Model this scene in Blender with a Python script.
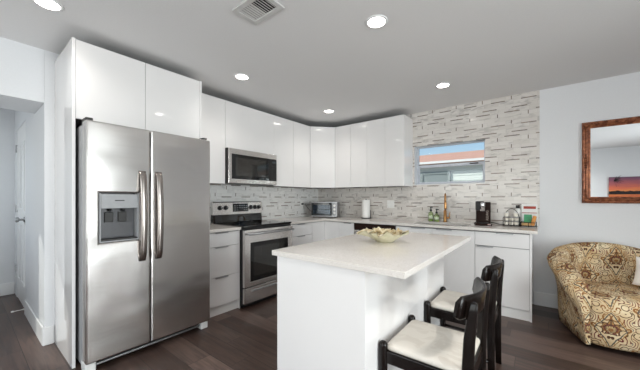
import bpy, bmesh, math, random
from mathutils import Vector, Matrix, noise as mnoise

for o in list(bpy.data.objects):
    bpy.data.objects.remove(o, do_unlink=True)
SC = bpy.context.scene
COL = SC.collection
random.seed(7)
PI = math.pi

# ------------------------------------------------------------------ camera
cam_d = bpy.data.cameras.new('camera')
cam_d.sensor_fit = 'HORIZONTAL'
cam_d.sensor_width = 36.0
cam_d.lens = 282.58 / 640 * 36.0
cam_d.shift_y = 12.9 / 640
cam_d.clip_start = 0.02
cam = bpy.data.objects.new('camera', cam_d)
COL.objects.link(cam)
cam.location = (3.2509, -4.0881, 1.2253)
cam.rotation_euler = (PI / 2, 0, 0.6652)
SC.camera = cam

# ------------------------------------------------------------------ sky
world = bpy.data.worlds.new('sky')
SC.world = world
world.use_nodes = True
wn = world.node_tree
wn.nodes.clear()
w_out = wn.nodes.new('ShaderNodeOutputWorld')
w_bg = wn.nodes.new('ShaderNodeBackground')
w_sky = wn.nodes.new('ShaderNodeTexSky')
w_sky.sky_type = 'NISHITA'
w_sky.sun_disc = False
w_sky.sun_elevation = math.radians(50)
w_sky.sun_rotation = math.radians(200)
w_sky.air_density = 1.0
w_sky.dust_density = 0.6
w_bg.inputs['Strength'].default_value = 0.11
wn.links.new(w_sky.outputs[0], w_bg.inputs[0])
wn.links.new(w_bg.outputs[0], w_out.inputs[0])

# ------------------------------------------------------------------ sun, daylight from the right, added window fills
def lamp(name, kind, loc, direction, energy, color, size=None, size_y=None):
    d = bpy.data.lights.new(name, kind)
    d.energy = energy
    d.color = color
    if kind == 'AREA':
        d.shape = 'RECTANGLE'
        d.size, d.size_y = size, size_y
    o = bpy.data.objects.new(name, d)
    COL.objects.link(o)
    o.location = loc
    o.rotation_euler = Vector(direction).to_track_quat('-Z', 'Y').to_euler()
    return o

sun = lamp('sun', 'SUN', (-4, -6, 9), (0.9, 0.75, -0.7), 3.2, (1.0, 0.95, 0.88))
sun.data.angle = 0.01
lamp('daylight_right', 'AREA', (6.85, -3.35, 1.15), (-1, 0, 0), 160, (0.93, 0.965, 1.0), 1.7, 2.1)
lamp('fill_front', 'AREA', (3.15, -6.05, 1.25), (0, 1, 0), 36, (0.98, 0.98, 1.0), 2.0, 1.9)  # added frontal fill for the fronts of the back run
lamp('fill_front_left', 'AREA', (1.35, -6.05, 1.25), (0, 1, 0), 30, (0.98, 0.98, 1.0), 1.3, 1.9)  # added fill that brightens the tall left panel
lamp('fill_hall', 'AREA', (-1.3, -4.98, 1.45), (0, 1, 0), 7, (0.90, 0.94, 1.0), 0.9, 1.2)  # added fill that brightens the hall jamb
LAMP_EMIT = 13.0
LAMP_WATT = 14.0       # kitchen circuit
FILL_WATT = 100.0    # added unseen cans, stronger to lift the low fronts

SC.view_settings.view_transform = 'Standard'
SC.view_settings.look = 'None'
SC.view_settings.exposure = 0.34
SC.view_settings.gamma = 1.0
SC.view_settings.use_curve_mapping = False
try:
    SC.cycles.use_denoising = True
    SC.cycles.max_bounces = 10
    SC.cycles.diffuse_bounces = 6
    SC.cycles.glossy_bounces = 5
    SC.cycles.transparent_max_bounces = 12
    SC.cycles.caustics_reflective = False
    SC.cycles.caustics_refractive = False
    SC.cycles.sample_clamp_indirect = 6.0
    SC.cycles.use_light_tree = True
except Exception:
    pass

# ------------------------------------------------------------------ materials
def lin(c):
    c = c / 255.0
    return c / 12.92 if c <= 0.04045 else ((c + 0.055) / 1.055) ** 2.4

def rgb(r, g, b):
    return (lin(r), lin(g), lin(b), 1.0)

def base(name, color=(0.8, 0.8, 0.8, 1), rough=0.5, metal=0.0, spec=0.5, coat=0.0, trans=0.0, ior=1.45):
    m = bpy.data.materials.new(name)
    m.use_nodes = True
    b = m.node_tree.nodes['Principled BSDF']
    b.inputs['Base Color'].default_value = color
    b.inputs['Roughness'].default_value = rough
    b.inputs['Metallic'].default_value = metal
    b.inputs['Specular IOR Level'].default_value = spec
    b.inputs['Coat Weight'].default_value = coat
    b.inputs['Coat Roughness'].default_value = 0.03
    b.inputs['Transmission Weight'].default_value = trans
    b.inputs['IOR'].default_value = ior
    return m, m.node_tree, b

class G:
    """small node-graph helper"""
    def __init__(self, nt):
        self.nt = nt
    def new(self, t, **kw):
        n = self.nt.nodes.new(t)
        for k, v in kw.items():
            setattr(n, k, v)
        return n
    def put(self, sock, v):
        if isinstance(v, (int, float)):
            sock.default_value = v
        elif isinstance(v, tuple):
            sock.default_value = v
        else:
            self.nt.links.new(v, sock)
    def m(self, op, a, b=None, c=None):
        n = self.new('ShaderNodeMath', operation=op)
        self.put(n.inputs[0], a)
        if b is not None:
            self.put(n.inputs[1], b)
        if c is not None:
            self.put(n.inputs[2], c)
        return n.outputs[0]
    def coords(self, kind='Object'):
        return self.new('ShaderNodeTexCoord').outputs[kind]
    def sep(self, v):
        n = self.new('ShaderNodeSeparateXYZ')
        self.put(n.inputs[0], v)
        return n.outputs
    def comb(self, x, y, z):
        n = self.new('ShaderNodeCombineXYZ')
        for s, v in zip(n.inputs, (x, y, z)):
            self.put(s, v)
        return n.outputs[0]
    def noise(self, vec, scale=5.0, detail=4.0, rough=0.55, dist=0.0, out='Fac'):
        n = self.new('ShaderNodeTexNoise')
        self.put(n.inputs['Vector'], vec)
        n.inputs['Scale'].default_value = scale
        n.inputs['Detail'].default_value = detail
        n.inputs['Roughness'].default_value = rough
        n.inputs['Distortion'].default_value = dist
        return n.outputs[out]
    def mapping(self, vec, scale=(1, 1, 1), loc=(0, 0, 0), rot=(0, 0, 0)):
        n = self.new('ShaderNodeMapping')
        self.put(n.inputs['Vector'], vec)
        n.inputs['Scale'].default_value = scale
        n.inputs['Location'].default_value = loc
        n.inputs['Rotation'].default_value = rot
        return n.outputs[0]
    def ramp(self, fac, stops, interp='LINEAR'):
        n = self.new('ShaderNodeValToRGB')
        n.color_ramp.interpolation = interp
        el = n.color_ramp.elements
        while len(el) < len(stops):
            el.new(0.5)
        for e, (p, c) in zip(el, stops):
            e.position = p
            e.color = c
        self.put(n.inputs[0], fac)
        return n.outputs[0]
    def mix(self, fac, a, b):
        n = self.new('ShaderNodeMix', data_type='RGBA')
        self.put(n.inputs[0], fac)
        self.put(n.inputs[6], a)
        self.put(n.inputs[7], b)
        return n.outputs[2]
    def bump(self, h, strength=0.1, dist=0.01):
        n = self.new('ShaderNodeBump')
        n.inputs['Strength'].default_value = strength
        n.inputs['Distance'].default_value = dist
        self.put(n.inputs['Height'], h)
        return n.outputs[0]

M = {}

def simple(key, color, rough=0.5, metal=0.0, var=0.04, vscale=30.0, bump=0.0, **kw):
    """plain surface with a little procedural variation in tone"""
    m, nt, b = base(key, color, rough, metal, **kw)
    g = G(nt)
    n = g.noise(g.coords(), vscale, 3.0)
    dark = tuple(c * (1 - var) for c in color[:3]) + (1,)
    light = tuple(min(1, c * (1 + var)) for c in color[:3]) + (1,)
    g.put(b.inputs['Base Color'], g.ramp(n, [(0.3, dark), (0.7, light)]))
    if bump:
        g.put(b.inputs['Normal'], g.bump(n, bump, 0.002))
    M[key] = m
    return m

simple('wall_paint', rgb(228, 229, 231), 0.6, bump=0.08, vscale=60, var=0.01)
simple('ceiling_paint', rgb(227, 226, 226), 0.8, bump=0.3, vscale=90, var=0.015)
simple('trim_paint', rgb(238, 238, 238), 0.35, var=0.01)
simple('cabinet_gloss', rgb(233, 231, 230), 0.06, var=0.008, vscale=3, coat=0.3)
simple('cabinet_edge', rgb(235, 234, 232), 0.3, var=0.01)
simple('cabinet_gap', rgb(120, 118, 116), 0.7, var=0.01)
simple('black_plastic', rgb(20, 20, 21), 0.35)
simple('dark_plastic', rgb(45, 43, 42), 0.4)
simple('grey_plastic', rgb(165, 166, 168), 0.4)
simple('white_plastic', rgb(236, 235, 232), 0.4)
simple('black_glass', rgb(10, 10, 11), 0.04, spec=0.6)
simple('oven_glass', rgb(40, 38, 35), 0.05, spec=0.9)
simple('espresso_wood', rgb(19, 13, 11), 0.22, vscale=12, var=0.25, spec=0.35)
simple('brass', rgb(190, 142, 92), 0.28, 1.0)
simple('chrome', rgb(215, 215, 217), 0.12, 1.0)
simple('aluminium', rgb(172, 172, 174), 0.35, 0.9)
simple('window_metal', rgb(196, 200, 208), 0.45, 0.2)
simple('paper_white', rgb(240, 239, 236), 0.9, bump=0.4, vscale=120)
simple('coffee_brown', rgb(36, 21, 16), 0.5, spec=0.15)
simple('pod_white', rgb(232, 226, 214), 0.5)
simple('green_pack', rgb(70, 150, 105), 0.5, var=0.2)
simple('orange_pack', rgb(205, 140, 70), 0.5, var=0.25)
simple('red_pack', rgb(165, 60, 48), 0.5, var=0.2)
simple('tan_pack', rgb(190, 150, 100), 0.6, var=0.2)
simple('black_wire', rgb(24, 22, 22), 0.4, 0.5)
simple('pillow_white', rgb(238, 233, 226), 0.9, bump=0.3, vscale=40)
simple('house_trim', rgb(240, 240, 236), 0.6)
simple('house_glass', rgb(150, 160, 160), 0.15)
simple('concrete', rgb(170, 168, 160), 0.85, vscale=8, var=0.1)
simple('soap_label', rgb(214, 222, 196), 0.5)
simple('vent_metal', rgb(205, 204, 202), 0.5)
simple('vent_dark', rgb(40, 40, 41), 0.8)
simple('text_light', rgb(175, 160, 150), 0.4)

simple('recess_grey', rgb(88, 88, 90), 0.25, 0.5)

simple('handle_steel', rgb(158, 150, 145), 0.26, 1.0, vscale=8)

# stainless steel with a vertical brushing and a faint oil-canning
m, nt, b = base('stainless', rgb(188, 186, 185), 0.24, 1.0)
g = G(nt)
c = g.coords()
br = g.noise(g.mapping(c, (2.0, 2.0, 400.0)), 1.0, 2.0)
wob = g.noise(g.mapping(c, (1.0, 1.6, 2.6)), 1.3, 1.0)
g.put(b.inputs['Base Color'], g.ramp(br, [(0.3, rgb(214, 210, 207)), (0.7, rgb(222, 219, 216))]))
g.put(b.inputs['Roughness'], g.m('MULTIPLY_ADD', br, 0.05, 0.21))
g.put(b.inputs['Normal'], g.bump(wob, 0.22, 0.05))
M['stainless'] = m

# clear glass
def glass(key, tint, gloss=0.0, fres=0.5):
    m = bpy.data.materials.new(key)
    m.use_nodes = True
    nt = m.node_tree
    nt.nodes.clear()
    g = G(nt)
    out = g.new('ShaderNodeOutputMaterial')
    tr = g.new('ShaderNodeBsdfTransparent')
    tr.inputs[0].default_value = tint
    gl = g.new('ShaderNodeBsdfGlossy')
    gl.inputs['Roughness'].default_value = 0.02
    lw = g.new('ShaderNodeLayerWeight')
    lw.inputs[0].default_value = 0.3
    mx = g.new('ShaderNodeMixShader')
    g.put(mx.inputs[0], g.m('MULTIPLY_ADD', lw.outputs['Fresnel'], fres, gloss))
    nt.links.new(tr.outputs[0], mx.inputs[1])
    nt.links.new(gl.outputs[0], mx.inputs[2])
    nt.links.new(mx.outputs[0], out.inputs[0])
    M[key] = m
glass('clear_glass', (0.96, 0.98, 0.97, 1))
glass('green_soap', (0.80, 0.88, 0.66, 1), 0.06)
glass('oven_pane', (0.62, 0.66, 0.70, 1), 0.02, 0.06)

m, nt, b = base('mirror_glass', (0.86, 0.88, 0.89, 1), 0.01, 1.0)
M['mirror_glass'] = m

# lamp lens
m, nt, b = base('lamp_lens', (1, 1, 1, 1), 0.4)
b.inputs['Emission Color'].default_value = (1.0, 0.95, 0.87, 1)
b.inputs['Emission Strength'].default_value = LAMP_EMIT
M['lamp_lens'] = m

# range display
m, nt, b = base('lcd', rgb(60, 66, 70), 0.2)
M['lcd'] = m

# quartz worktop
m, nt, b = base('quartz', rgb(220, 214, 208), 0.13, spec=0.5)
g = G(nt)
c = g.coords()
n1 = g.noise(c, 220.0, 2.0)
n2 = g.noise(c, 2.5, 5.0, 0.6, 0.8)
speck = g.ramp(n1, [(0.30, rgb(200, 193, 186)), (0.55, rgb(226, 221, 216))])
g.put(b.inputs['Base Color'], g.mix(g.ramp(n2, [(0.4, (0, 0, 0, 1)), (0.75, (0.35, 0.35, 0.35, 1))]), speck, rgb(206, 198, 190)))
M['quartz'] = m

# dark wood-look plank floor, planks along x
m, nt, b = base('plank_floor', rgb(60, 48, 44), 0.32)
g = G(nt)
x, y, z = g.sep(g.coords())
PW, PL = 0.18, 1.22
row = g.m('FLOOR', g.m('DIVIDE', y, PW))
wn1 = g.new('ShaderNodeTexWhiteNoise', noise_dimensions='1D')
g.put(wn1.inputs['W'], row)
xs = g.m('MULTIPLY_ADD', wn1.outputs['Value'], PL, x)
colm = g.m('FLOOR', g.m('DIVIDE', xs, PL))
wn2 = g.new('ShaderNodeTexWhiteNoise', noise_dimensions='2D')
g.put(wn2.inputs['Vector'], g.comb(row, colm, 0.0))
grain_v = g.comb(g.m('MULTIPLY', x, 1.6), g.m('MULTIPLY', y, 22.0), g.m('MULTIPLY', wn2.outputs['Value'], 37.0))
grain = g.noise(grain_v, 1.6, 6.0, 0.62, 0.7)
plank = g.ramp(wn2.outputs['Value'], [(0.0, rgb(66, 50, 44)), (0.5, rgb(82, 65, 58)), (1.0, rgb(106, 87, 79))])
dark = g.ramp(grain, [(0.30, (0.42, 0.42, 0.42, 1)), (0.55, (0.95, 0.95, 0.95, 1)), (0.75, (1.25, 1.24, 1.22, 1))])
mul = g.new('ShaderNodeMix', data_type='RGBA', blend_type='MULTIPLY')
mul.inputs[0].default_value = 1.0
g.put(mul.inputs[6], plank)
g.put(mul.inputs[7], dark)
fy = g.m('PINGPONG', y, PW / 2)
fx = g.m('PINGPONG', xs, PL / 2)
seam = g.m('MAXIMUM', g.m('LESS_THAN', fy, 0.002), g.m('LESS_THAN', fx, 0.0015))
g.put(b.inputs['Base Color'], g.mix(seam, mul.outputs[2], rgb(30, 24, 22)))
g.put(b.inputs['Roughness'], g.m('MULTIPLY_ADD', grain, 0.25, 0.24))
g.put(b.inputs['Normal'], g.bump(g.m('SUBTRACT', grain, g.m('MULTIPLY', seam, 1.0)), 0.15, 0.004))
M['plank_floor'] = m

# marble brick mosaic with slim dark strips; axis 0 = along x, 1 = along y
def tile(key, axis, phase, tone):
    m, nt, b = base(key, rgb(205, 202, 198), 0.16)
    g = G(nt)
    co = g.coords()
    s = g.sep(co)
    a = s[axis]
    PX, PZ = 0.305, 0.29
    u = g.m('DIVIDE', g.m('SUBTRACT', a, phase), PX)
    v = g.m('DIVIDE', g.m('SUBTRACT', 1.9148, s[2]), PZ)
    def rect(cx, cy, hw, hh):
        du = g.m('ABSOLUTE', g.m('SUBTRACT', g.m('FRACT', g.m('ADD', u, 0.5 - cx + 20)), 0.5))
        dv = g.m('ABSOLUTE', g.m('SUBTRACT', g.m('FRACT', g.m('ADD', v, 0.5 - cy + 20)), 0.5))
        return g.m('MULTIPLY', g.m('LESS_THAN', du, hw), g.m('LESS_THAN', dv, hh))
    hh = 0.0056 / PZ
    rects = [(0.48, 0.333, 0.24, hh), (0.95, 0.80, 0.25, hh), (0.19, 0.633, 0.25, hh),
             (0.47, 0.92, 0.005 / PX, 0.075), (0.935, 0.23, 0.005 / PX, 0.075)]
    strip = None
    for r in rects:
        k = rect(*r)
        strip = k if strip is None else g.m('MAXIMUM', strip, k)
    # marble body: each brick its own shade, grey veins run across it
    rowi = g.m('FLOOR', g.m('MULTIPLY', v, 6.0))
    off = g.m('MULTIPLY', g.m('MODULO', rowi, 2.0), 0.25)
    cell = g.m('FLOOR', g.m('MULTIPLY', g.m('ADD', u, off), 2.0))
    w = g.new('ShaderNodeTexWhiteNoise', noise_dimensions='2D')
    g.put(w.inputs['Vector'], g.comb(cell, rowi, 0.0))
    vein_v = g.comb(g.m('MULTIPLY', a, 3.0), g.m('MULTIPLY', s[2], 9.0), g.m('MULTIPLY', w.outputs['Value'], 9.0))
    vein = g.noise(vein_v, 1.5, 6.0, 0.6, 1.3)
    shade = g.ramp(w.outputs['Value'], [(0.0, tone[0]), (1.0, tone[1])])
    veined = g.mix(g.ramp(vein, [(0.52, (0, 0, 0, 1)), (0.72, (0.7, 0.7, 0.7, 1))]), shade, tone[2])
    jr = g.m('LESS_THAN', g.m('PINGPONG', g.m('MULTIPLY', v, 6.0), 0.5), 0.02)
    jc = g.m('LESS_THAN', g.m('PINGPONG', g.m('MULTIPLY', g.m('ADD', u, off), 2.0), 0.5), 0.007)
    joint = g.m('MULTIPLY', g.m('MAXIMUM', jr, jc), 0.45)
    col = g.mix(joint, veined, tone[3])
    sn = g.noise(co, 14.0, 2.0)
    scol = g.ramp(sn, [(0.35, rgb(112, 104, 99)), (0.65, rgb(150, 136, 124))])
    g.put(b.inputs['Base Color'], g.mix(strip, col, scol))
    g.put(b.inputs['Normal'], g.bump(g.m('SUBTRACT', g.m('MULTIPLY', w.outputs['Value'], 0.5), joint), 0.25, 0.004))
    M[key] = m
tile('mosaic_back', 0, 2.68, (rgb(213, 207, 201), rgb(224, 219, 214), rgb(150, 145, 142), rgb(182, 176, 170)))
tile('mosaic_left', 1, -0.86, (rgb(232, 231, 229), rgb(242, 241, 239), rgb(182, 181, 180), rgb(204, 202, 200)))  # lighter copy of the tile, light put into its colour under the cabinets

# damask upholstery on UVs: mirrored scrolls, medallions and a dark red bloom
m, nt, b = base('damask', rgb(200, 175, 130), 0.85, spec=0.2)
g = G(nt)
u, v, _ = g.sep(g.coords('UV'))
PU, PV = 0.24, 0.32
half = g.m('FLOOR', g.m('DIVIDE', u, PU))
v2 = g.m('ADD', v, g.m('MULTIPLY', g.m('MODULO', g.m('ABSOLUTE', half), 2.0), PV / 2))
mu = g.m('PINGPONG', u, PU / 2)
mu = g.m('SUBTRACT', PU / 2, mu)                        # 0 on the motif axis
mv = g.m('SUBTRACT', g.m('MULTIPLY', g.m('FRACT', g.m('DIVIDE', v2, PV)), PV), PV / 2)
mv0 = mv
vec = g.comb(mu, mv, 0.0)
warp = g.new('ShaderNodeTexNoise')
g.put(warp.inputs['Vector'], vec)
warp.inputs['Scale'].default_value = 9.0
warp.inputs['Detail'].default_value = 2.0
wx, wy, _ = g.sep(warp.outputs['Color'])
px = g.m('ADD', mu, g.m('MULTIPLY', g.m('SUBTRACT', wx, 0.5), 0.05))
py = g.m('ADD', mv, g.m('MULTIPLY', g.m('SUBTRACT', wy, 0.5), 0.05))
vor = g.new('ShaderNodeTexVoronoi', feature='F1')
g.put(vor.inputs['Vector'], g.comb(px, py, 0.0))
vor.inputs['Scale'].default_value = 15.0
d = vor.outputs['Distance']
vc = g.sep(vor.outputs['Color'])[0]
ring = g.m('PINGPONG', g.m('MULTIPLY', d, 1.0), 0.12)
scroll = g.m('GREATER_THAN', ring, 0.084)
big = g.m('SQRT', g.m('ADD', g.m('POWER', g.m('MULTIPLY', px, 1.25), 2.0), g.m('POWER', py, 2.0)))
loz = g.m('ADD', g.m('MULTIPLY', g.m('ABSOLUTE', px), 1.15), g.m('MULTIPLY', g.m('ABSOLUTE', py), 0.80))
ogee = g.m('ABSOLUTE', g.m('SUBTRACT', loz, 0.105))
ogee = g.m('LESS_THAN', ogee, 0.005)
ogee2 = g.m('LESS_THAN', g.m('ABSOLUTE', g.m('SUBTRACT', loz, 0.122)), 0.003)
th = g.m('ARCTAN2', py, px)
lobe = g.m('MULTIPLY_ADD', g.m('COSINE', g.m('MULTIPLY', th, 8.0)), 0.016, 0.050)
lobe = g.m('MULTIPLY_ADD', g.m('SINE', th), 0.014, lobe)
flower = g.m('LESS_THAN', big, lobe)
petal = g.m('LESS_THAN', g.m('ABSOLUTE', g.m('SUBTRACT', big, lobe)), 0.005)
petal = g.m('MAXIMUM', petal, g.m('LESS_THAN', g.m('ABSOLUTE', g.m('SUBTRACT', big, g.m('MULTIPLY', lobe, 0.55))), 0.003))
rays = g.m('MULTIPLY', flower, g.m('GREATER_THAN', g.m('COSINE', g.m('MULTIPLY', th, 16.0)), 0.55))
bloom = g.m('LESS_THAN', big, 0.020)
ground_n = g.noise(g.comb(u, v, 0.0), 7.0, 3.0)
ground = g.ramp(ground_n, [(0.35, rgb(200, 172, 130)), (0.65, rgb(222, 206, 172))])
scol = g.ramp(vc, [(0.0, rgb(88, 60, 42)), (0.35, rgb(140, 94, 54)), (0.6, rgb(86, 90, 92)), (0.86, rgb(104, 42, 42))], 'CONSTANT')
c1 = g.mix(scroll, ground, scol)
fill = g.m('LESS_THAN', d, 0.16)
c1 = g.mix(g.m('MULTIPLY', fill, 0.75), c1, g.ramp(vc, [(0.0, rgb(160, 112, 62)), (0.4, rgb(190, 160, 110)), (0.7, rgb(132, 130, 122)), (0.92, rgb(120, 56, 52))], 'CONSTANT'))
c1 = g.mix(ogee2, c1, rgb(150, 108, 60))
c1 = g.mix(ogee, c1, rgb(92, 88, 80))
c1 = g.mix(flower, c1, g.ramp(g.m('DIVIDE', big, 0.075), [(0.0, rgb(150, 104, 62)), (0.22, rgb(200, 172, 124)), (0.42, rgb(128, 70, 58)), (0.62, rgb(176, 132, 82))], 'CONSTANT'))
c1 = g.mix(g.m('MULTIPLY', rays, 0.8), c1, rgb(98, 78, 62))
c1 = g.mix(petal, c1, rgb(70, 54, 46))
g.put(b.inputs['Base Color'], c1)
weave = g.noise(g.comb(u, v, 0.0), 260.0, 1.0)
g.put(b.inputs['Normal'], g.bump(weave, 0.3, 0.002))
M['damask'] = m

# cream satin seat with tone-on-tone damask
m, nt, b = base('seat_satin', rgb(214, 205, 190), 0.45)
g = G(nt)
c = g.coords()
n = g.noise(g.mapping(c, (1, 1.5, 1)), 9.0, 2.0, 0.5, 1.2)
pat = g.ramp(n, [(0.46, (0, 0, 0, 1)), (0.50, (1, 1, 1, 1))])
g.put(b.inputs['Base Color'], g.mix(pat, rgb(204, 197, 186), rgb(213, 207, 197)))
g.put(b.inputs['Roughness'], g.m('MULTIPLY_ADD', pat, 0.2, 0.35))
M['seat_satin'] = m

# gilded bowl
m, nt, b = base('shell_gold', rgb(210, 190, 140), 0.4, 0.15)
g = G(nt)
c = g.coords()
n = g.noise(c, 32.0, 4.0, 0.6, 0.8)
g.put(b.inputs['Base Color'], g.ramp(n, [(0.35, rgb(176, 148, 98)), (0.5, rgb(218, 202, 162)), (0.65, rgb(238, 230, 208))]))
g.put(b.inputs['Normal'], g.bump(n, 0.7, 0.01))
M['shell_gold'] = m
m, nt, b = base('shell_pearl', rgb(208, 203, 176), 0.3)
g = G(nt)
x, y, z = g.sep(g.coords())
n = g.noise(g.coords(), 18.0, 4.0)
g.put(b.inputs['Base Color'], g.ramp(n, [(0.3, rgb(190, 186, 152)), (0.7, rgb(222, 216, 192))]))
M['shell_pearl'] = m

# carved copper-bronze mirror frame
m, nt, b = base('bronze_frame', rgb(128, 74, 48), 0.36, 0.45)
g = G(nt)
n = g.noise(g.coords(), 28.0, 4.0, 0.6, 0.5)
g.put(b.inputs['Base Color'], g.ramp(n, [(0.3, rgb(84, 44, 30)), (0.5, rgb(138, 82, 56)), (0.72, rgb(186, 124, 86))]))
g.put(b.inputs['Normal'], g.bump(n, 0.5, 0.01))
M['bronze_frame'] = m

# sunset canvas: banded sky, water, dark shoreline
m, nt, b = base('sunset_canvas', rgb(190, 110, 80), 0.6)
g = G(nt)
x, y, z = g.sep(g.coords())
n = g.noise(g.comb(g.m('MULTIPLY', x, 1.4), g.m('MULTIPLY', z, 9.0), 0.0), 2.0, 4.0)
h = g.m('ADD', g.m('DIVIDE', z, 0.78), g.m('MULTIPLY', g.m('SUBTRACT', n, 0.5), 0.22))
sky = g.ramp(h, [(0.05, rgb(80, 40, 44)), (0.35, rgb(206, 104, 62)), (0.50, rgb(240, 150, 84)), (0.62, rgb(226, 116, 84)),
                 (0.78, rgb(176, 96, 104)), (0.95, rgb(118, 84, 108))])
sh = g.noise(g.comb(g.m('MULTIPLY', x, 3.0), 0.0, 0.0), 2.0, 3.0)
top = g.m('MULTIPLY_ADD', sh, 0.11, 0.355)
shore = g.m('MULTIPLY', g.m('GREATER_THAN', z, 0.33), g.m('LESS_THAN', z, top))
g.put(b.inputs['Base Color'], g.mix(shore, sky, rgb(34, 20, 22)))
M['sunset_canvas'] = m

# neighbour: lap siding and clay roof
m, nt, b = base('siding', rgb(222, 230, 224), 0.7)
g = G(nt)
x, y, z = g.sep(g.coords())
f = g.m('FRACT', g.m('DIVIDE', z, 0.13))
g.put(b.inputs['Base Color'], g.mix(g.m('LESS_THAN', f, 0.14), rgb(224, 232, 226), rgb(176, 190, 184)))
g.put(b.inputs['Normal'], g.bump(f, 0.4, 0.02))
M['siding'] = m
m, nt, b = base('clay_roof', rgb(205, 140, 112), 0.8)
g = G(nt)
x, y, z = g.sep(g.coords())
f = g.m('FRACT', g.m('DIVIDE', y, 0.3))
n = g.noise(g.coords(), 6.0, 3.0)
g.put(b.inputs['Base Color'], g.mix(g.m('LESS_THAN', f, 0.25), g.ramp(n, [(0.3, rgb(222, 172, 150)), (0.7, rgb(234, 190, 168))]), rgb(206, 150, 126)))
M['clay_roof'] = m

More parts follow.
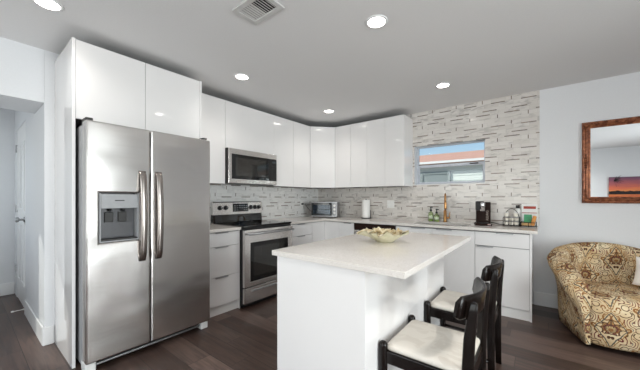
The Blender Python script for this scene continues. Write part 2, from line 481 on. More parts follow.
# ------------------------------------------------------------------ geometry helpers
class MB:
    """collects shapes into one bmesh; build() links them as ONE mesh object"""
    def __init__(self):
        self.bm = bmesh.new()
    def box(self, x0, x1, y0, y1, z0, z1, bev=0.0, seg=2, rot=None):
        bm = self.bm
        r = bmesh.ops.create_cube(bm, size=1.0)
        vs = r['verts']
        ctr = Vector(((x0 + x1) / 2, (y0 + y1) / 2, (z0 + z1) / 2))
        for v in vs:
            v.co = Vector((v.co.x * (x1 - x0), v.co.y * (y1 - y0), v.co.z * (z1 - z0)))
            if rot is not None:
                v.co = rot @ v.co
            v.co += ctr
        if bev:
            es = list({e for v in vs for e in v.link_edges})
            bmesh.ops.bevel(bm, geom=es, offset=bev, segments=seg, affect='EDGES', profile=0.5, clamp_overlap=True)
        return self
    def ring(self, pts):
        return [self.bm.verts.new(p) for p in pts]
    def skin(self, rings, closed=True, caps=(True, True), smooth=True):
        n = len(rings[0])
        for a, b in zip(rings, rings[1:]):
            for i in range(n if closed else n - 1):
                j = (i + 1) % n
                f = self.bm.faces.new((a[i], a[j], b[j], b[i]))
                f.smooth = smooth
        if caps[0]:
            self.bm.faces.new(list(reversed(rings[0])))
        if caps[1]:
            self.bm.faces.new(rings[-1])
        return self
    def lathe(self, prof, ctr=(0, 0, 0), n=28, smooth=True, axis='z', caps=(True, True)):
        rings = []
        c = Vector(ctr)
        for r, h in prof:
            pts = []
            for i in range(n):
                a = 2 * PI * i / n
                p = (r * math.cos(a), r * math.sin(a), h)
                if axis == 'x':
                    p = (p[2], p[0], p[1])
                elif axis == 'y':
                    p = (p[1], p[2], p[0])
                pts.append(c + Vector(p))
            rings.append(self.ring(pts))
        return self.skin(rings, smooth=smooth, caps=caps)
    def tube(self, pts, r, n=10, smooth=True):
        pts = [Vector(p) for p in pts]
        rings = []
        up = None
        for i, p in enumerate(pts):
            t = (pts[min(i + 1, len(pts) - 1)] - pts[max(i - 1, 0)]).normalized()
            if up is None:
                up = Vector((0, 0, 1)) if abs(t.z) < 0.9 else Vector((1, 0, 0))
            a = (up - t * up.dot(t)).normalized()
            up = a
            b_ = t.cross(a)
            rr = r[i] if isinstance(r, (list, tuple)) else r
            rings.append(self.ring([p + a * rr * math.cos(2 * PI * k / n) + b_ * rr * math.sin(2 * PI * k / n) for k in range(n)]))
        return self.skin(rings, smooth=smooth)
    def sweep(self, secs, smooth=True, closed=True, caps=(True, True)):
        return self.skin([self.ring(s) for s in secs], closed=closed, caps=caps, smooth=smooth)
    def cells(self, As, Bs, c0, c1, drop, order='xyz', bev=0.0):
        """a slab on a grid As x Bs, thick from c0 to c1, without the dropped cells; order maps (a,b,c) to axes"""
        def P(a, b, c):
            d = {order[0]: a, order[1]: b, order[2]: c}
            return (d['x'], d['y'], d['z'])
        bm = self.bm
        vt = {}
        def V(i, j, k):
            key = (i, j, k)
            if key not in vt:
                vt[key] = bm.verts.new(P(As[i], Bs[j], c1 if k else c0))
            return vt[key]
        na, nb = len(As) - 1, len(Bs) - 1
        on = lambda i, j: 0 <= i < na and 0 <= j < nb and (i, j) not in drop
        new = []
        for i in range(na):
            for j in range(nb):
                if not on(i, j):
                    continue
                new.append(bm.faces.new((V(i, j, 1), V(i + 1, j, 1), V(i + 1, j + 1, 1), V(i, j + 1, 1))))
                new.append(bm.faces.new((V(i, j, 0), V(i, j + 1, 0), V(i + 1, j + 1, 0), V(i + 1, j, 0))))
                if not on(i - 1, j):
                    new.append(bm.faces.new((V(i, j, 0), V(i, j, 1), V(i, j + 1, 1), V(i, j + 1, 0))))
                if not on(i + 1, j):
                    new.append(bm.faces.new((V(i + 1, j, 0), V(i + 1, j + 1, 0), V(i + 1, j + 1, 1), V(i + 1, j, 1))))
                if not on(i, j - 1):
                    new.append(bm.faces.new((V(i, j, 0), V(i + 1, j, 0), V(i + 1, j, 1), V(i, j, 1))))
                if not on(i, j + 1):
                    new.append(bm.faces.new((V(i, j + 1, 0), V(i, j + 1, 1), V(i + 1, j + 1, 1), V(i + 1, j + 1, 0))))
        bmesh.ops.recalc_face_normals(bm, faces=new)
        if bev:
            es = [e for e in {e for f in new for e in f.edges} if len(e.link_faces) == 2 and e.calc_face_angle(0) > 1.0]
            bmesh.ops.bevel(bm, geom=es, offset=bev, segments=2, affect='EDGES', profile=0.5, clamp_overlap=True)
        return self
    def build(self, name, mat, parent=None, local=False, at=None):
        off = Vector((0, 0, 0))
        if parent is not None and not local:
            off = OFF[parent.name]
        if at is not None:
            off = Vector(at)
        me = bpy.data.meshes.new(name)
        bmesh.ops.recalc_face_normals(self.bm, faces=self.bm.faces[:])
        if off.length and not (at is not None and local):
            bmesh.ops.translate(self.bm, verts=self.bm.verts[:], vec=-off)
        self.bm.to_mesh(me)
        self.bm.free()
        me.materials.append(M[mat] if isinstance(mat, str) else mat)
        o = bpy.data.objects.new(name, me)
        COL.objects.link(o)
        if parent is not None:
            o.parent = parent
            OFF[o.name] = Vector((0, 0, 0)) if local else OFF[parent.name]
        else:
            o.location = off
            OFF[o.name] = off
        return o

OFF = {}

def tag(o, label, cat, group=None, kind=None):
    o['label'] = label
    o['category'] = cat
    if group:
        o['group'] = group
    if kind:
        o['kind'] = kind
    return o

def thing(name, loc, label, cat, group=None, rz=0.0):
    o = bpy.data.objects.new(name, None)
    o.empty_display_size = 0.1
    COL.objects.link(o)
    o.location = loc
    o.rotation_euler = (0, 0, rz)
    OFF[o.name] = Vector(loc)
    return tag(o, label, cat, group)

def structure(o, label=None, cat=None):
    o['kind'] = 'structure'
    if label:
        o['label'] = label
    if cat:
        o['category'] = cat
    return o

def copy_tree(o, parent=None):
    c = o.copy()
    COL.objects.link(c)
    c.parent = parent
    for ch in list(o.children):
        copy_tree(ch, c)
    return c

def bx(*a, **k):
    return MB().box(*a, **k)

def seatlabel(o, text):
    o['label'] = text
    return o

# ------------------------------------------------------------------ the setting
ZC = 2.455
XR, YF, XH, YH = 6.6, -5.8, -2.07, -4.75
YJ = -3.655
def st(mb, name, mat, label, cat):
    return structure(mb.build(name, mat), label, cat)

st(MB().box(XH - .1, XR + .3, YF - .3, .25, -.1, 0), 'floor', 'plank_floor', 'dark brown wood plank floor', 'floor')
st(MB().box(XH - .1, XR + .3, YF - .3, .25, ZC, ZC + .12), 'ceiling', 'ceiling_paint', 'flat off-white ceiling', 'ceiling')
# left wall with the hall opening (header above it)
st(MB().cells([YF, -4.62, YJ, .0], [0, 2.016, ZC], -.49, 0, {(1, 0), (2, 0), (2, 1)}, 'yzx')
   .box(-.12, 0, YJ + .001, 0, 0, ZC), 'wall_left', 'wall_paint', 'white painted wall with the hall opening', 'wall')
st(MB().cells([XH, -1.83, -1.10, -.1205], [0, 2.06, ZC], YJ + .002, YJ + .12, {(1, 0)}, 'xzy'),
   'wall_hall_right', 'wall_paint', 'white hall wall that holds the door', 'wall')
st(bx(XH - .1, XH, YH, YJ + .12, 0, ZC), 'wall_hall_back', 'wall_paint', 'white end wall of the hall', 'wall')
st(MB().cells([XH, -1.75, -.85, -.49], [0, .85, 2.05, ZC], YH - .1, YH, {(1, 1)}, 'xzy'), 'wall_hall_left', 'wall_paint', 'white left wall of the hall', 'wall')
# back wall with the window opening
WX0, WX1, WZ0, WZ1 = 1.795, 2.69, 1.408, 1.968
st(MB().cells([-.12, WX0, WX1, XR + .1], [0, WZ0, WZ1, ZC], 0, .13, {(1, 1)}, 'xzy'),
   'wall_back', 'wall_paint', 'white painted back wall with the kitchen window', 'wall')
st(MB().cells([YF, -4.2, -2.5, .0], [0, .1, 2.2, ZC], XR, XR + .12, {(1, 1)}, 'yzx'), 'wall_right', 'wall_paint',
   'white right wall with the glazed sliding door', 'wall')
st(MB().cells([-.49, .7, 2.0, 2.15, 4.15, XR + .1], [0, .3, 2.2, ZC], YF - .12, YF, {(1, 1), (3, 1)}, 'xzy'), 'wall_front', 'wall_paint',
   'white wall behind the viewer with two added window openings', 'wall')

# tile
st(MB().cells([-2.609, -.009], [.904, 1.42], .0005, .009, set(), 'yzx'), 'trim_1', 'mosaic_left',
   'marble mosaic backsplash behind the range', 'backsplash')
st(MB().cells([.0005, WX0, WX1, 3.232], [.904, WZ0, WZ1, ZC - .0005], -.009, -.0005, {(1, 1)}, 'xzy'), 'trim_2', 'mosaic_back',
   'marble mosaic tile from worktop to ceiling around the window', 'backsplash')

# baseboards
BBH = .15
def baseboard(name, a, label):
    st(bx(*a, bev=.004), name, 'trim_paint', label, 'baseboard')
baseboard('baseboard_left', (.0005, .015, YJ - .012, -3.598, 0, BBH), 'white baseboard stub between hall opening and tall panel')
baseboard('baseboard_hall_right', (-1.04, .0, YJ - .014, YJ - .0005, 0, BBH), 'white baseboard along the hall opening')
baseboard('baseboard_hall_back', (XH + .0005, XH + .015, YH + .001, YJ - .001, 0, BBH), 'white baseboard at the end of the hall')
baseboard('baseboard_back', (3.18, XR - .001, -.015, -.0005, 0, BBH), 'white baseboard under the mirror wall')
baseboard('baseboard_right', (XR - .015, XR - .0005, -2.49, -.016, 0, BBH), 'white baseboard on the right wall')

# hall door, closed in the hall's right wall
dr = bx(-1.828, -1.102, YJ + .004, YJ + .044, .012, 2.055, bev=.002)
for (a, b_) in ((.25, .95), (1.08, 1.85)):
    dr.cells([-1.74, -1.71, -1.49, -1.46], [a, a + .03, b_ - .03, b_], YJ - .004, YJ + .006, {(1, 1)}, 'xzy')
    dr.cells([-1.44 - .03, -1.44, -1.22, -1.19], [a, a + .03, b_ - .03, b_], YJ - .004, YJ + .006, {(1, 1)}, 'xzy')
door = st(dr, 'door_1', 'trim_paint', 'white panelled hall door', 'door')
OFF[door.name] = Vector((0, 0, 0))
kb = MB()
kb.lathe([(.028, .004), (.028, -.006), (.011, -.01), (.011, -.035), (.027, -.045), (.03, -.058), (.02, -.07)], (-1.19, YJ + .002, .99), 16, axis='y')
kn = kb.build('door_knob', 'aluminium', door)
for hz in (.32, 1.05, 1.78):
    bx(-1.836, -1.795, YJ - .012, YJ + .004, hz, hz + .09, bev=.003).build('hinge', 'aluminium', door)
ds = thing('door_stop', (-1.06, YJ - .015, .06), 'white spring door stop on the hall baseboard', 'door stop')
MB().lathe([(.009, 0), (.009, -.01), (.004, -.012), (.004, -.075)], (-1.03, YJ - .015, .055), 10, axis='y').build('rod', 'white_plastic', ds)
MB().lathe([(.008, -.075), (.008, -.095)], (-1.03, YJ - .015, .055), 10, axis='y').build('tip', 'white_plastic', ds)

# kitchen window
win = structure(MB().cells([WX0, WX0 + .028, WX1 - .022, WX1], [WZ0, WZ0 + .024, WZ1 - .016, WZ1], .085, .128, {(1, 1)}, 'xzy', bev=.002)
                .build('window_1', 'window_metal'), 'grey framed single-hung kitchen window', 'window')
OFF[win.name] = Vector((0, 0, 0))
bx(WX0 + .028, WX1 - .022, .092, .124, 1.672, 1.700, bev=.002).build('meeting_rail', 'window_metal', win)
MB().cells([WX0 + .0285, WX0 + .046, WX1 - .040, WX1 - .0225], [WZ0 + .0245, WZ0 + .045, 1.660, 1.6715], .092, .108, {(1, 1)}, 'xzy', bev=.002).build('lower_sash', 'window_metal', win)
bx(WX0 + .0285, WX1 - .0225, .110, .114, 1.7005, WZ1 - .0165).build('upper_pane', 'clear_glass', win)
bx(WX0 + .0465, WX1 - .0405, .098, .102, WZ0 + .0455, 1.6595).build('lower_pane', 'clear_glass', win)
bx(2.50, 2.60, .084, .0915, 1.675, 1.69, bev=.002).build('latch', 'dark_plastic', win)
st(bx(WX0 + .001, WX1 - .001, -.012, .0845, WZ0 + .0005, WZ0 + .012, bev=.003), 'trim_3', 'trim_paint', 'pale window sill tile under the kitchen window', 'sill')
# glazed sliding door in the right wall and an added wide window for frontal fill
w2 = structure(MB().cells([-4.2, -4.14, -3.38, -3.32, -2.56, -2.5], [.1, .16, 2.14, 2.2], XR + .02, XR + .08, {(1, 1), (3, 1)}, 'yzx', bev=.003)
               .build('window_2', 'trim_paint'), 'white sliding glass door in the right wall', 'window')
OFF[w2.name] = Vector((0, 0, 0))
bx(XR + .045, XR + .051, -4.14, -3.38, .16, 2.14).build('pane', 'clear_glass', w2)
bx(XR + .045, XR + .051, -3.32, -2.56, .16, 2.14).build('pane', 'clear_glass', w2)
w3 = structure(MB().cells([2.15, 2.21, 3.12, 3.18, 4.09, 4.15], [.3, .36, 2.14, 2.2], YF - .08, YF - .02, {(1, 1), (3, 1)}, 'xzy', bev=.003)
               .build('added_window_3', 'trim_paint'), 'added white framed wide window for frontal fill, behind the viewer', 'window')
OFF[w3.name] = Vector((0, 0, 0))
bx(2.21, 3.12, YF - .052, YF - .046, .36, 2.14).build('pane', 'clear_glass', w3)
bx(3.18, 4.09, YF - .052, YF - .046, .36, 2.14).build('pane', 'clear_glass', w3)

w4 = structure(MB().cells([.7, .76, 1.94, 2.0], [.3, .36, 2.14, 2.2], YF - .08, YF - .02, {(1, 1)}, 'xzy', bev=.003)
               .build('added_window_4', 'trim_paint'), 'added white framed narrower window for left fill, behind the viewer', 'window')
OFF[w4.name] = Vector((0, 0, 0))  # unseen window added to light the tall left panel
bx(.76, 1.94, YF - .052, YF - .046, .36, 2.14).build('pane', 'clear_glass', w4)
w5 = structure(MB().cells([-1.75, -1.69, -.91, -.85], [.85, .91, 1.99, 2.05], YH - .08, YH - .02, {(1, 1)}, 'xzy', bev=.003)
               .build('added_window_5', 'trim_paint'), 'added white framed window that brightens the hall', 'window')
OFF[w5.name] = Vector((0, 0, 0))  # unseen window added to brighten the hall
bx(-1.69, -.91, YH - .052, YH - .046, .91, 1.99).build('pane', 'clear_glass', w5)

# outdoors
st(bx(-40, 40, -40, 40, -.35, -.15), 'ground', 'concrete', 'pale paved ground outside the window', 'ground')
nh = thing('neighbor_house', (1.4, 4.0, -.15), 'white sided neighbouring house with clay roof seen through the kitchen window', 'house')
bx(-6, 9, 4.0, 9.0, -.15, 2.16).build('wall', 'siding', nh)
rf = MB()
rf.sweep([[(-6.4, 3.75, 2.19), (-6.4, 6.5, 2.80), (-6.4, 9.25, 2.19), (-6.4, 9.25, 2.12), (-6.4, 6.5, 2.70), (-6.4, 3.75, 2.12)],
          [(9.4, 3.75, 2.19), (9.4, 6.5, 2.80), (9.4, 9.25, 2.19), (9.4, 9.25, 2.12), (9.4, 6.5, 2.70), (9.4, 3.75, 2.12)]], smooth=False)
rf.build('roof', 'clay_roof', nh)
bx(-6.4, 9.4, 3.70, 3.748, 2.14, 2.2).build('fascia', 'house_trim', nh)
nw = MB().cells([.55, .62, 1.27, 1.34], [.9, .97, 1.87, 1.94], 3.95, 4.0, {(1, 1)}, 'xzy').build('window', 'house_glass', nh)
bx(.62, 1.27, 3.97, 3.99, .97, 1.87).build('pane', 'house_glass', nw)

# ------------------------------------------------------------------ cabinets
CT = .904          # worktop top
CB = .874          # worktop underside
DT = .019
GAP = .0015
def door_leaf(parent, name, axis, a0, a1, z0, z1, face, mat='cabinet_gloss'):
    """a door or drawer front; axis 'y': front faces +x at x=face; axis 'x': front faces -y at y=face"""
    mb = MB()
    if axis == 'y':
        mb.box(face - DT, face, a0 + GAP, a1 - GAP, z0 + GAP, z1 - GAP, bev=.0012)
    else:
        mb.box(a0 + GAP, a1 - GAP, face, face + DT, z0 + GAP, z1 - GAP, bev=.0012)
    return mb.build(name, mat, parent)
def edge_pull(parent, axis, c, w, z, face):
    mb = MB()
    if axis == 'y':
        mb.box(face - .002, face + .016, c - w / 2, c + w / 2, z - .0035, z, bev=.0008)
        mb.box(face + .0125, face + .016, c - w / 2, c + w / 2, z - .012, z - .002, bev=.0008)
    else:
        mb.box(c - w / 2, c + w / 2, face - .016, face + .002, z - .0035, z, bev=.0008)
        mb.box(c - w / 2, c + w / 2, face - .016, face - .0125, z - .012, z - .002, bev=.0008)
    return mb.build('edge_pull', 'aluminium', parent)

ZB, ZT, UD = 1.393, 2.367, .347
YS = -3.592        # left tall panel outer face
# fridge surround
pl = tag(bx(.002, .605, YS, YS + .019, 0, 2.378, bev=.001).build('end_panel', 'cabinet_gloss', at=(.3, YS, 0)),
         'tall glossy white panel on the left side of the refrigerator', 'cabinet panel')
pr_ = tag(bx(.002, .605, -2.629, -2.610, 0, 2.378, bev=.001).build('end_panel', 'cabinet_gloss', at=(.3, -2.63, 0)),
          'tall white panel between the refrigerator and the drawer base', 'cabinet panel')
cf = thing('wall_cabinet', (.3, -3.1, 1.80), 'wide white gloss cabinet above the refrigerator', 'cabinet', 'white gloss wall cabinets')
bx(.002, .583, YS + .0195, -2.6295, 1.80, 2.374).build('body', 'cabinet_gap', cf)
door_leaf(cf, 'door', 'y', YS + .0195, -3.115, 1.80, 2.374, .603)
door_leaf(cf, 'door', 'y', -3.115, -2.6295, 1.80, 2.374, .603)

def upper_A(y0, y1, splits, z0, label):
    c = thing('wall_cabinet', (.17, (y0 + y1) / 2, z0), label, 'cabinet', 'white gloss wall cabinets')
    bx(.0095, UD - .021, y0 + .001, y1 - .001, z0, ZT).build('body', 'cabinet_gap', c)
    ys = [y0] + splits + [y1]
    for a, b_ in zip(ys, ys[1:]):
        door_leaf(c, 'door', 'y', a, b_, z0 - .004, ZT, UD)
    return c
YM0, YM1, YC = -2.177, -1.413, -.639
upper_A(-2.6095, YM0, [], ZB, 'single white gloss wall cabinet between refrigerator and microwave')
upper_A(YM0, YM1, [], 1.815, 'short white gloss wall cabinet right above the microwave')
upper_A(YM1, YC, [-1.03], ZB, 'white gloss wall cabinet between microwave and corner cabinet')
# corner cabinet with a slanting front
XCN = .625
cc = thing('wall_cabinet', (.2, -.2, ZB), 'white gloss corner wall cabinet with a slanting door above the toaster oven', 'cabinet', 'white gloss wall cabinets')
poly = [(.0095, -.0095), (.0095, YC + .001), (UD - .021, YC + .001), (XCN - .001, -UD + .021), (XCN - .001, -.0095)]
MB().sweep([[(x, y, ZB) for x, y in poly], [(x, y, ZT) for x, y in poly]], smooth=False).build('body', 'cabinet_gap', cc)
p0, p1 = Vector((UD, YC)), Vector((XCN, -UD))
t_ = (p1 - p0).normalized()
n_ = Vector((t_.y, -t_.x))
q0, q1 = p0 + t_ * GAP, p1 - t_ * GAP
q2, q3 = q1 - n_ * DT, q0 - n_ * DT
MB().sweep([[(q.x, q.y, ZB - .004) for q in (q0, q1, q2, q3)], [(q.x, q.y, ZT - GAP) for q in (q0, q1, q2, q3)]], smooth=False).build('door', 'cabinet_gloss', cc)

def upper_B(x0, x1, splits, label, end=False):
    c = thing('wall_cabinet', ((x0 + x1) / 2, -.17, ZB), label, 'cabinet', 'white gloss wall cabinets')
    bx(x0 + .001, x1 - (.019 if end else .001), -UD + .021, -.0095, ZB, ZT).build('body', 'cabinet_gap', c)
    if end:
        bx(x1 - .0185, x1, -UD + .0205, -.0095, ZB - .004, ZT, bev=.001).build('side_panel', 'cabinet_gloss', c)
    xs = [x0] + splits + [x1]
    for a, b_ in zip(xs, xs[1:]):
        door_leaf(c, 'door', 'x', a, b_, ZB - .004, ZT, -UD)
    return c
upper_B(XCN, 1.203, [.919], 'white gloss wall cabinet beside the corner cabinet, above the paper towel roll')
upper_B(1.203, 1.773, [1.493], 'white gloss wall cabinet ending beside the kitchen window', True)

# base units
FA = .62           # fronts on the left run
def base_A(y0, y1, fronts, label, pulls=True, y_end=None):
    c = thing('base_cabinet', (.3, (y0 + y1) / 2, 0), label, 'cabinet', 'white gloss base cabinets')
    bx(.0095, FA - .021, y0 + .001, y1 - .001, .105, CB - .0005).build('body', 'cabinet_gap', c)
    bx(FA - .07, FA - .035, y0 + .001, y1 - .001, 0, .104).build('toe_kick', 'cabinet_edge', c)
    for z0, z1 in fronts:
        d_ = door_leaf(c, 'drawer', 'y', y0, y1, z0, z1, FA)
        if pulls:
            edge_pull(d_, 'y', (y0 + y1) / 2 - .01, .15, z1, FA)
    return c
bl = base_A(-2.6095, -2.176, [(.105, .405), (.405, .718), (.718, .866)], 'white three-drawer base between refrigerator and range')
bx(.02, FA - .001, -2.1755, -2.1735, .0, .873).build('side_panel', 'cabinet_edge', bl)
br_ = base_A(-1.396, -.92, [(.105, .60), (.60, .688), (.688, .866)][0:0] + [(.105, .405), (.405, .70), (.70, .866)],
             'white drawer base between the range and the corner')
# corner base: blank panel on the left run, two doors on the back run
FB = -.62
cb = thing('base_cabinet', (.35, -.35, 0), 'white corner base cabinet with two doors below the toaster oven', 'cabinet', 'white gloss base cabinets')
poly = [(.0095, -.0095), (.0095, -.919), (FA - .021, -.919), (FA - .021, FB + .021), (1.149, FB + .021), (1.149, -.0095)]
MB().sweep([[(x, y, .105) for x, y in poly], [(x, y, CB - .0005) for x, y in poly]], smooth=False).build('body', 'cabinet_gap', cb)
poly2 = [(.1, -.1), (.1, -.919), (FA - .045, -.919), (FA - .045, FB + .045), (1.149, FB + .045), (1.149, -.1)]
MB().sweep([[(x, y, 0) for x, y in poly2], [(x, y, .104) for x, y in poly2]], smooth=False).build('toe_kick', 'cabinet_edge', cb)
door_leaf(cb, 'blank_panel', 'y', -.92, FB + .001, .105, .866, FA)
door_leaf(cb, 'door', 'x', FA - .001, .905, .105, .866, FB)
d_ = door_leaf(cb, 'door', 'x', .905, 1.149, .105, .866, FB)
edge_pull(d_, 'x', 1.04, .12, .866, FB)

# dishwasher
dw = thing('dishwasher', (1.46, -.3, 0), 'dishwasher with a dark control strip under the back worktop', 'dishwasher')
bx(1.152, 1.768, -.60, -.02, .10, CB - .001).build('tub', 'dark_plastic', dw)
bx(1.16, 1.76, -.575, -.05, 0, .0995).build('toe_kick', 'black_plastic', dw)
bx(1.153, 1.767, -.632, -.6005, .105, .775, bev=.003).build('door', 'stainless', dw)
bx(1.153, 1.767, -.634, -.6005, .778, .868, bev=.004).build('control_panel', 'coffee_brown', dw)

def base_B(x0, x1, label, cols, end=False, sink=False):
    c = thing('base_cabinet', ((x0 + x1) / 2, -.3, 0), label, 'cabinet', 'white gloss base cabinets')
    if sink:
        MB().cells([x0 + .001, x0 + .019, x1 - .019, x1 - .001], [FB + .021, FB + .035, -.03, -.0095], .105, CB - .0005, {(1, 1)}, 'xyz').build('body', 'cabinet_gap', c)
    else:
        bx(x0 + .001, x1 - (.019 if end else .001), FB + .021, -.0095, .105, CB - .0005).build('body', 'cabinet_gap', c)
    bx(x0 + .001, x1 - (.019 if end else .001), FB + .018, FB + .04, 0, .104).build('toe_kick', 'cabinet_edge', c)
    if end:
        bx(x1 - .0185, x1, FB, -.0095, 0, CB - .0005, bev=.001).build('side_panel', 'cabinet_gloss', c)
    return c
sc_ = base_B(1.77, 2.677, 'white two-door sink base under the kitchen window', 2, sink=True)
for a, b_, pc in ((1.77, 2.224, 2.06), (2.224, 2.677, 2.36)):
    d_ = door_leaf(sc_, 'door', 'x', a, b_, .105, .862, FB)
    edge_pull(d_, 'x', pc, .17, .862, FB)
db = base_B(2.678, 3.176, 'white drawer base at the right end of the back worktop', 1, end=True)
for z0, z1, pc in ((.105, .712, 2.775), (.715, .862, 2.95)):
    d_ = door_leaf(db, 'drawer', 'x', 2.678, 3.157, z0, z1, FB)
    edge_pull(d_, 'x', pc, .15, z1, FB)

# worktops
tag(bx(.0095, .645, -2.6095, -2.172, CB, CT, bev=.002).build('countertop', 'quartz', at=(.3, -2.4, CB)),
    'short pale quartz worktop between refrigerator and range', 'countertop')
SX0, SX1, SY0, SY1 = 1.96, 2.58, -.545, -.16
wt = MB().cells([.0095, .645, SX0, SX1, 3.221], [-1.397, -.648, SY0, SY1, -.0095], CB, CT, {(1, 0), (2, 0), (3, 0), (2, 2)}, 'xyz', bev=.002)
tag(wt.build('countertop', 'quartz', at=(.6, -.3, CB)), 'long pale quartz worktop running from range around the corner past the sink', 'countertop')

# undermount sink
sk = thing('sink', ((SX0 + SX1) / 2, (SY0 + SY1) / 2, .68), 'stainless undermount sink set in the back worktop', 'sink')
e = .004
MB().cells([SX0 - .012, SX0 + e, SX1 - e, SX1 + .012], [SY0 - .012, SY0 + e, SY1 - e, SY1 + .012], .69, CB - .001, {(1, 1)}, 'xyz').build('basin_walls', 'stainless', sk)
bx(SX0 - .012, SX1 + .012, SY0 - .012, SY1 + .012, .68, .6895).build('basin_floor', 'stainless', sk)
MB().lathe([(.045, .6896), (.045, .694), (.03, .692)], ((SX0 + SX1) / 2, -.33, 0), 20).build('drain', 'chrome', sk)

# ------------------------------------------------------------------ refrigerator
FY0, FY1, FX = -3.558, -2.634, .80
fr = thing('refrigerator', (.4, -3.1, 0), 'large stainless side-by-side refrigerator with a dispenser in its left door', 'refrigerator')
bx(.03, .70, FY0 + .006, FY1 - .006, .03, 1.745, bev=.004).build('case', 'grey_plastic', fr)
FS = -3.149
D0, D1, E0, E1 = -3.482, -3.233, .905, 1.262
ld = MB().cells([FY0, D0, D1, FS - .003], [.075, E0, E1, 1.765], .712, FX, {(1, 1)}, 'yzx', bev=.012)
ldo = ld.build('door', 'stainless', fr)
rdo = bx(.712, FX, FS + .003, FY1, .075, 1.765, bev=.012, seg=3).build('door', 'stainless', fr)
for s, yy in ((ldo, FS - .062), (rdo, FS + .056)):
    pts, rad = [], []
    for i in range(19):
        t = i / 18
        zz = 1.435 - t * .70
        pts.append((FX + .018 + .042 * math.sin(PI * t) ** .5 - .012, yy, zz))
    hb = MB()
    secs = []
    for i, p in enumerate(pts):
        w, dp = .0235, .012
        secs.append([(p[0] + dp * math.cos(a), p[1] + w * math.sin(a), p[2]) for a in [2 * PI * k / 12 for k in range(12)]])
    hb.sweep(secs)
    hb.box(FX - .004, FX + .02, yy - .012, yy + .012, 1.405, 1.435, bev=.004)
    hb.box(FX - .004, FX + .02, yy - .012, yy + .012, .735, .765, bev=.004)
    hb.build('handle', 'handle_steel', s)
# dispenser
dp = MB().cells([D0 + .001, D0 + .009, D1 - .009, D1 - .001], [E0 + .001, E0 + .01, 1.148, E1 - .001], FX - .075, FX + .004, {(1, 1), (1, 2)}, 'yzx', bev=.002)
dpo = dp.build('dispenser', 'grey_plastic', ldo)
bx(FX - .075, FX + .003, D0 + .0095, D1 - .0095, 1.149, E1 - .0095, bev=.003).build('dispenser_panel', 'grey_plastic', ldo)
bx(FX - .0755, FX - .068, D0 + .0095, D1 - .0095, E0 + .0105, 1.1475).build('recess_back', 'recess_grey', ldo)
bx(FX - .067, FX + .002, D0 + .0095, D1 - .0095, E0 + .0105, E0 + .022, bev=.002).build('drip_tray', 'dark_plastic', ldo)
for yy in (-3.41, -3.325):
    MB().box(FX - .066, FX - .056, yy - .028, yy + .028, 1.045, 1.12, bev=.004).build('paddle', 'dark_plastic', ldo)
    MB().lathe([(.010, 1.125), (.012, 1.147)], (FX - .04, yy, 0), 12).build('spout', 'black_plastic', ldo)
bx(FX + .0031, FX + .0038, -3.39, -3.33, 1.203, 1.210).build('badge', 'dark_plastic', ldo)
gr = bx(.60, .725, FY0 + .03, FY1 - .03, .018, .07)
gr.build('kick_grille', 'black_plastic', fr)
sl = MB()
for k in range(30):
    yy = FY0 + .07 + k * .026
    sl.box(.7255, .728, yy, yy + .016, .05, .066)
sl.build('grille_slots', 'dark_plastic', fr)
bx(.7255, .745, FY0 + .07, FY1 - .075, .028, .040, bev=.002).build('grille_strip', 'aluminium', fr)
for a, b_ in ((FY0 + .004, FY0 + .068), (FY1 - .072, FY1 - .004)):
    bx(.66, .765, a, b_, .0, .07, bev=.008).build('foot_cover', 'white_plastic', fr)
for yy in (FY0 + .03, FY1 - .03):
    bx(.66, .76, yy - .022, yy + .022, 1.7455, 1.79, bev=.006).build('hinge_cover', 'dark_plastic', fr)

# ------------------------------------------------------------------ range
RY0, RY1 = -2.168, -1.402
rg = thing('range', (.35, -1.785, 0), 'stainless electric range with black glass cooktop and five dark knobs', 'stove')
bx(.02, .655, RY0 + .002, RY1 - .002, .04, .895).build('case', 'black_plastic', rg)
for yy in (RY0 + .04, RY1 - .04):
    for xx in (.08, .60):
        MB().lathe([(.02, 0), (.02, .0395)], (xx, yy, 0), 12).build('foot', 'black_plastic', rg)
bx(.075, .672, RY0, RY1, .8955, .915, bev=.004).build('cooktop', 'black_glass', rg)
for (xx, yy, r) in ((.22, -1.98, .075), (.22, -1.59, .09), (.50, -1.98, .10), (.50, -1.59, .075)):
    MB().lathe([(r, .9152), (r, .9156), (r - .003, .9156), (r - .003, .9152)], (xx, yy, 0), 32, caps=(False, False)).build('burner_ring', 'dark_plastic', rg)
bg_ = MB()
bg_.sweep([[(.022, y, .9155), (.085, y, .9155), (.075, y, 1.012), (.022, y, 1.012)] for y in (RY0 + .003, RY1 - .003)], smooth=False)
bg_.build('backguard_base', 'black_glass', rg)
pn = MB()
pn.sweep([[(.022, y, 1.0125), (.085, y, 1.0125), (.07, y, 1.165), (.058, y, 1.176), (.022, y, 1.176)] for y in (RY0 + .001, RY1 - .001)], smooth=False)
pn.build('control_panel', 'stainless', rg)
sl_ = -.015 / .1525
fx = lambda z: .085 + sl_ * (z - 1.0125)
kz = 1.098
for yy in (-2.075, -1.993, -1.598, -1.525, -1.462):
    kb = MB().lathe([(.030, -.002), (.030, .006), (.022, .010), (.019, .032), (.0, .033)], (fx(kz), yy, kz), 18, axis='x')
    k_ = kb.build('knob', 'black_plastic', rg)
    bx(fx(kz) + .0325, fx(kz) + .035, yy - .003, yy + .003, kz - .004, kz + .017).build('pointer', 'grey_plastic', k_)
dsp = MB()
dsp.sweep([[(fx(1.045) + .001, y, 1.045), (fx(1.045) + .004, y, 1.045), (fx(1.15) + .004, y, 1.15), (fx(1.15) + .001, y, 1.15)] for y in (-1.885, -1.645)], smooth=False)
dspo = dsp.build('display', 'black_glass', rg)
